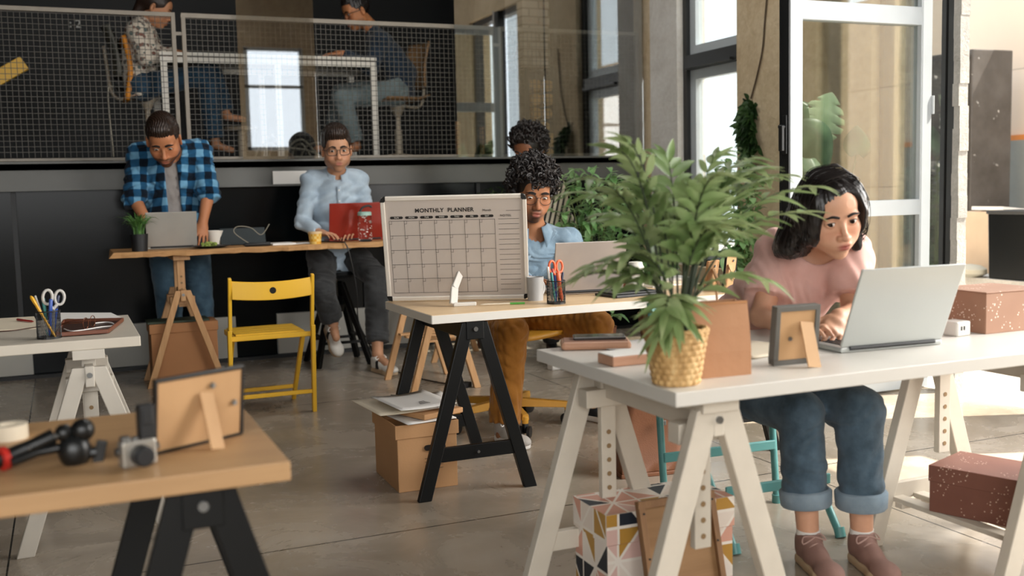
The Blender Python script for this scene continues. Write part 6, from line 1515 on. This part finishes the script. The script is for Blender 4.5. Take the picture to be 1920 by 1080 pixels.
F.ell(W(0, -.02, .04), (.084*s, .104*s, .088*s), R, 0); F.ell(W(0, .115, -.02), (.09*s, .075*s, .08*s), R, .006, 'sub'); F.cap(W(0, -.09, .0), W(0, -.12, -.12), .05*s, .02*s, .03); F.plane(W(0, 0, -.16), R @ V((0, 0, -1)))
for q in (-1, 1): F.ell(W(q*.088, -.005, -.015), (.02*s, .03*s, .04*s), R, .004, 'sub')
P, Q = F.mesh(); np_mesh('hair', [(P, Q)], h_brown, p.root)

# ------------------------------------------------------------------ upstairs: the man in the navy sweater
hc = PY(668, 22, 8.36); s = 1.16; R = head_frame(V((-.92, -.16, -.38)), 0)
J = dict(hR=PY(744, 172, 8.5), hL=PY(742, 174, 8.3), sR=PY(708, 74, 8.56), sL=PY(712, 78, 8.26), nk=PY(700, 56, 8.4), bow=V((.10, 0, 0)),
         eR=PY(690, 118, 8.6), wR=PY(648, 104, 8.56), eL=PY(696, 128, 8.22), wL=PY(640, 100, 8.24), kR=PY(640, 176, 8.52), kL=PY(632, 182, 8.28), aR=PY(622, 268, 8.5), aL=PY(672, 268, 8.26))
J['calf'] = V((.02, 0, 0)); J['tR'] = J['aR']+V((-.13, 0, -.05)); J['tL'] = J['aL']+V((-.13, 0, -.05))
J['aL'] = PY(668, 272, 8.28); J['kL'] = PY(640, 184, 8.28)
p = Person('man in a navy sweater and sunglasses hunched over the upstairs desk', (2.45, 8.4, UZ), sex='m', hd=(hc, R, s))
body(p, J, (hc, R, s), {'R': (V((-1, 0, -.1)), (0, -.2, -1), .4), 'L': (V((-1, .1, -.05)), (0, .2, -1), .35)}, '#b97a50', '#96584a', sex='m', g=1.04, gaze=(0, 1, -.3), h=.009, hh=.004, hhand=.006, beard=('#2a1c14', .3, 'full'))
top_garment(p, J, 'sweater', fabric('navy_knit', '#2b3a4a', '#202c39', 500), g=1.05, off=.02, sleeve='long', h=.009, fold=(.006, 13, 1), neck_r=.06, hem=.08)
bottom_garment(p, J, 'jeans', fabric('grey_blue_denim', '#7d8b8d', '#667476', 700), g=1.05, off=.016, to=.93, h=.009, fold=(.005, 18, 1), flare=1.15)
for k in 'RL': shoe(p, J, k, (-1, -.1), fabric('blue_canvas', '#2c3c52', '#22303f'), m_paper, None, 1.05, h=.006)
glasses(p, m_keys, .027, .019, True, .0022); short_hair(p, h_black, top=.012, side=.004, line=.064, seed=7, h=.004)

# ------------------------------------------------------------------ the half hidden person in the striped top behind the curly haired man
hc = PY(992, 282, 6.35); s = 1.2; R = head_frame(V((-.8, -.6, -.35)), 0)
zz = lambda u, v, y: PY(u, v, y)
J = dict(hR=zz(1030, 470, 6.5), hL=zz(1066, 470, 6.4), sR=zz(1004, 352, 6.55), sL=zz(1040, 356, 6.30), nk=zz(1020, 335, 6.42), eR=zz(990, 420, 6.4), wR=zz(975, 470, 6.2), eL=zz(1030, 425, 6.2), wL=zz(1000, 470, 6.1), kR=zz(1030, 585, 6.5), kL=zz(1066, 585, 6.4), aR=zz(1035, 690, 6.55), aL=zz(1070, 690, 6.45))
J['aR'].z = J['aL'].z = .1
p = Person('dark haired person in a striped top standing behind the curly haired man', (J['hR'].x, 6.45, 0), sex='m', hd=(hc, R, s))
body(p, J, (hc, R, s), {'R': (V((-.3, -.3, -.8)), (1, 0, 0), .4), 'L': (V((-.3, -.3, -.8)), (-1, 0, 0), .4)}, '#8a5a3e', '#7a4238', sex='m', g=.96, gaze=(0, 1, -.2), h=.010, hh=.005, hhand=.007)
t = NT('striped_knit'); v = t.coords(); sx = t.node('ShaderNodeSeparateXYZ'); t.link(v, sx.inputs[0])
t.color(t.ramp(t.math('FRACT', t.math('MULTIPLY', t.math('ADD', sx.outputs[0], t.math('ADD', t.math('MULTIPLY', sx.outputs[1], -.5), t.math('MULTIPLY', sx.outputs[2], -.25))), 27)), [(0, lin('#2a2622')), (.4, lin('#2a2622')), (.46, lin('#c4b8a4')), (1, lin('#c4b8a4'))])); t.set(rough=.9)
top_garment(p, J, 'striped_top', t.m, g=1.0, off=.024, sleeve='long', h=.010, fold=(.005, 13, 1), neck_r=.06, hem=.08)
bottom_garment(p, J, 'trousers', m_char, g=1.0, off=.016, to=.98, h=.010, fold=None)
for k in 'RL': shoe(p, J, k, (-.3, -1), m_keys, m_keys, None, 1.0, h=.006)
curls(p, h_curl, 420, .05, .006, 9, .3)
# ================================================================== PLANTS
def leaf_mat(name, c1, c2, c3, rough=.42, trans=.25):
    t = NT(name); v = t.coords(); t.color(t.ramp(t.noise(v, 9, 2), [(.3, lin(c1)), (.5, lin(c2)), (.72, lin(c3))])); t.set(rough=rough, spec=.4)
    tr = t.node('ShaderNodeBsdfTranslucent'); tr.inputs[0].default_value = lin(c3); mx = t.node('ShaderNodeMixShader'); mx.inputs[0].default_value = trans
    t.link(t.b.outputs[0], mx.inputs[1]); t.link(tr.outputs[0], mx.inputs[2]); t.link(mx.outputs[0], t.o.inputs[0]); return t.m
m_palm = leaf_mat('palm_leaf', '#46602f', '#78915a', '#aebb8a'); m_ficus = leaf_mat('ficus_leaf', '#48743f', '#7aa868', '#bcd8a8', .28); m_vine = leaf_mat('vine_leaf', '#1d3018', '#2f4a26', '#4c6a38', .5, .1)
m_mdark = leaf_mat('monstera_dark', '#23402a', '#365a3a', '#4d7350', .35, .1); m_mpale = leaf_mat('monstera_pale', '#9fb98f', '#b4cba4', '#c9dbba', .5, .2); m_mmid = leaf_mat('monstera_mid', '#3f5c44', '#557458', '#6f8c6c', .4, .2)
m_stem = M('green_stem', '#5d6b36', .6, var=.2); m_soil = M('potting_soil', '#2b2018', .95, bump=.6, bscale=90); m_cane = M('dark_cane', '#2f3a22', .6, var=.3)
def blade(mb, base, d, side, L, w, droop=.3, n=5):
    """lance shaped leaf with a fold along its middle"""
    d = V(d).normalized(); side = (V(side)-d*V(side).dot(d)).normalized(); up = side.cross(d); 
    if up.z < 0: up = -up
    vs = []
    for i in range(n+1):
        t = i/n; ww = w*math.sin(PI*min(.98, max(.04, t**.75)))**.9; p = V(base)+d*(L*t)+V((0, 0, -1))*(droop*L*t*t)
        vs += [p-side*ww*.5+up*ww*.16, p, p+side*ww*.5+up*ww*.16]
    fs = []
    for i in range(n): a = 3*i; fs += [(a, a+3, a+4, a+1), (a+1, a+4, a+5, a+2)]
    mb.add(vs, fs)
# woven basket with the palm
pc = PZ(1281, 722, ZT)+V((.0, .03, 0)); pc.z = ZT
pp = thing('potted_palm', 'leafy green palm in a woven basket pot at the corner of the white desk', 'plant', tuple(pc))
wv = MB(); NU, NV = 150, 60
def bask(u, v):
    a = 2*PI*u; rows = 9; r = .053+.021*v; ph = math.floor(v*rows)%2; k = 20
    wav = math.cos(a*k+PI*ph)*.5+.5; rowp = abs(math.sin(v*rows*PI)); r += .0042*rowp**.6*(.35+.65*wav)
    return V((r*math.cos(a), r*math.sin(a), v*.126))
wv.grid(bask, NU, NV)
t = NT('woven_straw'); v = t.coords(); t.color(t.ramp(t.noise(t.coords((30, 30, 8)), 2, 4), [(.3, lin('#a07a48')), (.55, lin('#c9a26b')), (.75, lin('#e0c28e'))])); t.set(rough=.7); t.bump(t.noise(v, 300, 2), .3, .003)
wv.build('basket', t.m, pp, smooth=True)
rb = MB()
for k in range(2): rb.tube([((.0745-.004*k)*math.cos(a), (.0745-.004*k)*math.sin(a), .126+.003*k+.0016*math.sin(20*a+PI*k)) for a in [2*PI*i/90 for i in range(90)]], .0042, 7, closed=True)
rb.build('basket_rim', t.m, pp, smooth=True)
MB().lathe([(0, .012), (.052, .012), (.052, .0), (0, 0)], n=24).build('basket_base', t.m, pp); MB().lathe([(0, .1), (.068, .1), (.07, .106), (0, .108)], n=24).build('soil', m_soil, pp)
R_ = random.Random(17); cn = MB(); fl = MB()
targets = []
for k in range(18):
    # frond tips spread over a broad, slightly lopsided crown
    a = R_.uniform(0, 2*PI); rad = R_.uniform(.10, .26); z = R_.uniform(.12, .44)
    if V((math.cos(a), math.sin(a), 0)).dot(RC.col[0])*rad > .09 and z < .30: z = R_.uniform(.30, .44)
    targets.append((a, rad, z))
for (u, vv, yy) in ((1165, 285, 0), (1180, 270, 0), (1170, 480, -.05), (1120, 500, -.02), (1520, 350, 0), (1495, 400, -.03), (1440, 330, .02), (1425, 520, -.04), (1400, 300, .05), (1250, 300, .05), (1350, 290, .0), (1240, 620, -.06), (1460, 330, 0), (1225, 360, 0), (1380, 420, -.08), (1300, 350, -.08), (1310, 420, -.1)):
    p = PY(u, vv, pc.y+yy)-pc; targets.append((math.atan2(p.y, p.x), math.hypot(p.x, p.y), p.z-.05))
for a, rad, z in targets:
    b = V((math.cos(a+R_.uniform(-1, 1))*.03*R_.random(), math.sin(a+R_.uniform(-1, 1))*.03*R_.random(), .105)); tip = V((math.cos(a)*rad, math.sin(a)*rad, z+.05)); mid = V((b.x*1.5+tip.x*.18, b.y*1.5+tip.y*.18, b.z+(tip.z-b.z)*.72+.03))
    pts = bez(b, b*.6+mid*.4+V((0, 0, .02)), mid+(tip-mid)*.2+V((0, 0, .05)), tip, 14); cn.tube(pts, [.0032-.0017*i/14 for i in range(15)], 5)
    n0 = 7 if (tip-b).length > .2 else 8
    for i in range(n0, 15):
        d = (pts[min(i+1, 14)]-pts[max(i-1, 0)]).normalized(); sd = d.cross(V((0, 0, 1))); sd = sd.normalized() if sd.length > .01 else V((1, 0, 0))
        t_ = (i-n0)/(14-n0)
        for q in (-1, 1):
            L = R_.uniform(.075, .125)*(1-.3*t_); dd = d*(.55+.5*t_)+sd*q*R_.uniform(.6, 1)+V((0, 0, R_.uniform(-.2, .25))); blade(fl, pts[i], dd, d.cross(dd)+V((0, 0, .01)) if False else (d-dd*d.dot(dd.normalized())), L, R_.uniform(.018, .027), R_.uniform(.1, .5))
    blade(fl, pts[-1], pts[-1]-pts[-2], V((0, 0, 1)).cross(pts[-1]-pts[-2]), .085, .018, .3)
cn.build('stems', m_cane, pp, smooth=True); fl.build('foliage', m_palm, pp, smooth=True)

# broad leaved bush behind the birch desk
def bush(label, base, h, wd, n, L, mat, seed, z0=.35, pot=True, elong=1.9, name='potted_ficus'):
    r = thing(name, label, 'plant', tuple(base)); R_ = random.Random(seed)
    if pot: MB().lathe([(0, 0), (.12, 0), (.155, .28), (.145, .28), (.135, .25), (0, .25)], n=28).build('pot', M('terracotta_pot', '#8c5a43', .8), r, smooth=True); MB().lathe([(0, .252), (.137, .252)], n=24).build('soil', m_soil, r)
    sm = MB(); lf = MB()
    for k in range(n):
        a = R_.uniform(0, 2*PI); rad = wd*math.sqrt(R_.random()); zt = z0+(h-z0)*R_.random()**.8; tip = V((math.cos(a)*rad, math.sin(a)*rad*.8, zt)); b = V((R_.uniform(-.02, .02), R_.uniform(-.02, .02), .25)); pts = bez(b, V((0, 0, z0*1.0)), V((tip.x*.5, tip.y*.5, zt-.05)), tip, 10); sm.tube(pts, [.006-.0045*i/10 for i in range(11)], 5)
        for i in range(3, 11):
            for q in range(3):
                d = V((R_.gauss(0, 1), R_.gauss(0, 1), R_.gauss(.1, .6))).normalized(); p = pts[i]+V((R_.gauss(0, .02), R_.gauss(0, .02), R_.gauss(0, .02))); blade(lf, p, d, d.cross(V((0, 0, 1)))+V((.01, 0, 0)), L*R_.uniform(.7, 1.15), L/elong*R_.uniform(.8, 1.1), R_.uniform(.1, .5), 4)
    sm.build('stems', m_stem, r, smooth=True); lf.build('foliage', mat, r, smooth=True); return r
b0 = PY(1108, 420, 5.9); bush('tall broad leaved green plant in a pot behind the curly haired man', (b0.x, 5.9, 0), 1.28, .30, 46, .085, m_ficus, 3)
b0 = PY(1235, 420, 6.3); bush('second broad leaved plant between the pilaster and the palm', (b0.x, 6.3, 0), 1.12, .28, 34, .085, m_ficus, 8)
b0 = PY(918, 350, 7.2); bush('low dark plant on the floor behind the planner board', (b0.x, 7.2, 0), 1.2, .2, 22, .06, m_vine, 4)
b0 = PY(1410, 380, 5.6); bush('leafy plant at the foot of the plaster pier behind the palm', (4.05, 5.62, 0), 1.35, .22, 34, .09, m_ficus, 14)

# vine hanging on the pier, and its wire
vn = thing('hanging_vine', 'dark green vine hanging on the brown plaster pier', 'plant', tuple(PX(1408, 190, XW)))
lf = MB(); sm = MB(); R_ = random.Random(6)
for k in range(9):
    u0 = R_.uniform(1396, 1416); v1 = R_.uniform(240, 330); p0 = PX(u0, R_.uniform(185, 215), XW-.02); p1 = PX(u0+R_.uniform(-10, 22), v1, XW-.05); pts = spline([p0, p0.lerp(p1, .5)+V((-.04, R_.uniform(-.03, .03), 0)), p1], 8); sm.tube(pts, .003, 5)
    for p in pts:
        for q in range(3): d = V((-abs(R_.gauss(.3, .4)), R_.gauss(0, .7), R_.gauss(-.5, .5))).normalized(); blade(lf, p, d, d.cross(V((1, 0, 0)))+V((0, .01, 0)), R_.uniform(.05, .08), R_.uniform(.035, .05), .2, 4)
sm.build('stems', m_vine, vn, world=True); lf.build('foliage', m_vine, vn, smooth=True, world=True)
wr = [PX(u, v, XW-.012) for u, v in ((1440, -30), (1434, 40), (1430, 90), (1420, 140), (1408, 185))]
tag(MB().tube(spline(wr, 6), .006, 6).build('wall_wire', M('rusty_wire', '#4a3a2a', .7), smooth=True), 'thin dark wire hanging down the brown plaster pier above the vine', 'wire')

# monstera seen through the glass of the open door
mo = thing('potted_monstera', 'split leaf monstera with one pale leaf behind the glass of the open door', 'plant', (4.05, 4.98, 0))
MB().lathe([(0, 0), (.13, 0), (.16, .3), (.15, .3), (.14, .27), (0, .27)], n=28).build('pot', M('grey_planter', '#7d7a74', .8), mo, smooth=True); MB().lathe([(0, .272), (.142, .272)], n=24).build('soil', m_soil, mo)
def monstera(center, tipdir, normal, L, mat, name, split=True):
    t_ = V(tipdir).normalized(); nn = V(normal); nn = (nn-t_*nn.dot(t_)).normalized(); sd = t_.cross(nn); o = V(center)-t_*L*.5; pts = []
    n = 40
    for i in range(n+1):
        f = i/n; w = .50*L*math.sin(PI*min(1, (f*.93+.07))**.8)**.8
        if split and .18 < f < .92: w *= 1-.5*(max(0, math.sin(f*PI*11))**4)
        pts.append((f*L, w))
    mb = MB(); vs = []
    for s, (y, w) in [(s, p) for p in pts for s in (0,)]:
        z = -.25*y*y/L
        for q in (-1, -.5, 0, .5, 1): vs.append(o+t_*(y-.12*L*abs(q)*(1-y/L))+sd*(w*q)+nn*(-.18*abs(q)*w+z+.02))
    m = len(pts); mb.add(vs, [(5*i+j, 5*i+5+j, 5*i+6+j, 5*i+1+j) for i in range(m-1) for j in range(4)])
    lf = mb.build(name, mat, mo, smooth=True, world=True, solid=.0015); b = V((4.05, 4.98, .28)); MB().tube(bez(b, b+V((0, 0, (o.z-b.z)*.6)), o-t_*.1+V((0, 0, -.15)), o+t_*.02, 14), .006, 7).build('leaf_stalk', m_stem, lf, smooth=True, world=True)
tc = tocam((4, 5, 1.5))
monstera(PY(1545, 212, 4.85), V((.35, -.15, 1)), tc+V((0, 0, .1)), .27, m_mpale, 'leaf')
monstera(PY(1514, 225, 4.9), V((-.3, .1, .8)), tc+V((.3, 0, .3)), .26, m_mdark, 'leaf')
monstera(PY(1524, 285, 4.75), V((.5, -.2, -.7)), tc+V((-.2, 0, .3)), .30, m_mmid, 'leaf', False)
monstera(PY(1608, 262, 4.78), V((.1, 0, 1)), tc+V((.4, 0, .1)), .17, m_mdark, 'leaf', False)
monstera(PY(1500, 330, 4.7), V((-.4, -.3, -.5)), tc, .24, m_mmid, 'leaf', False)
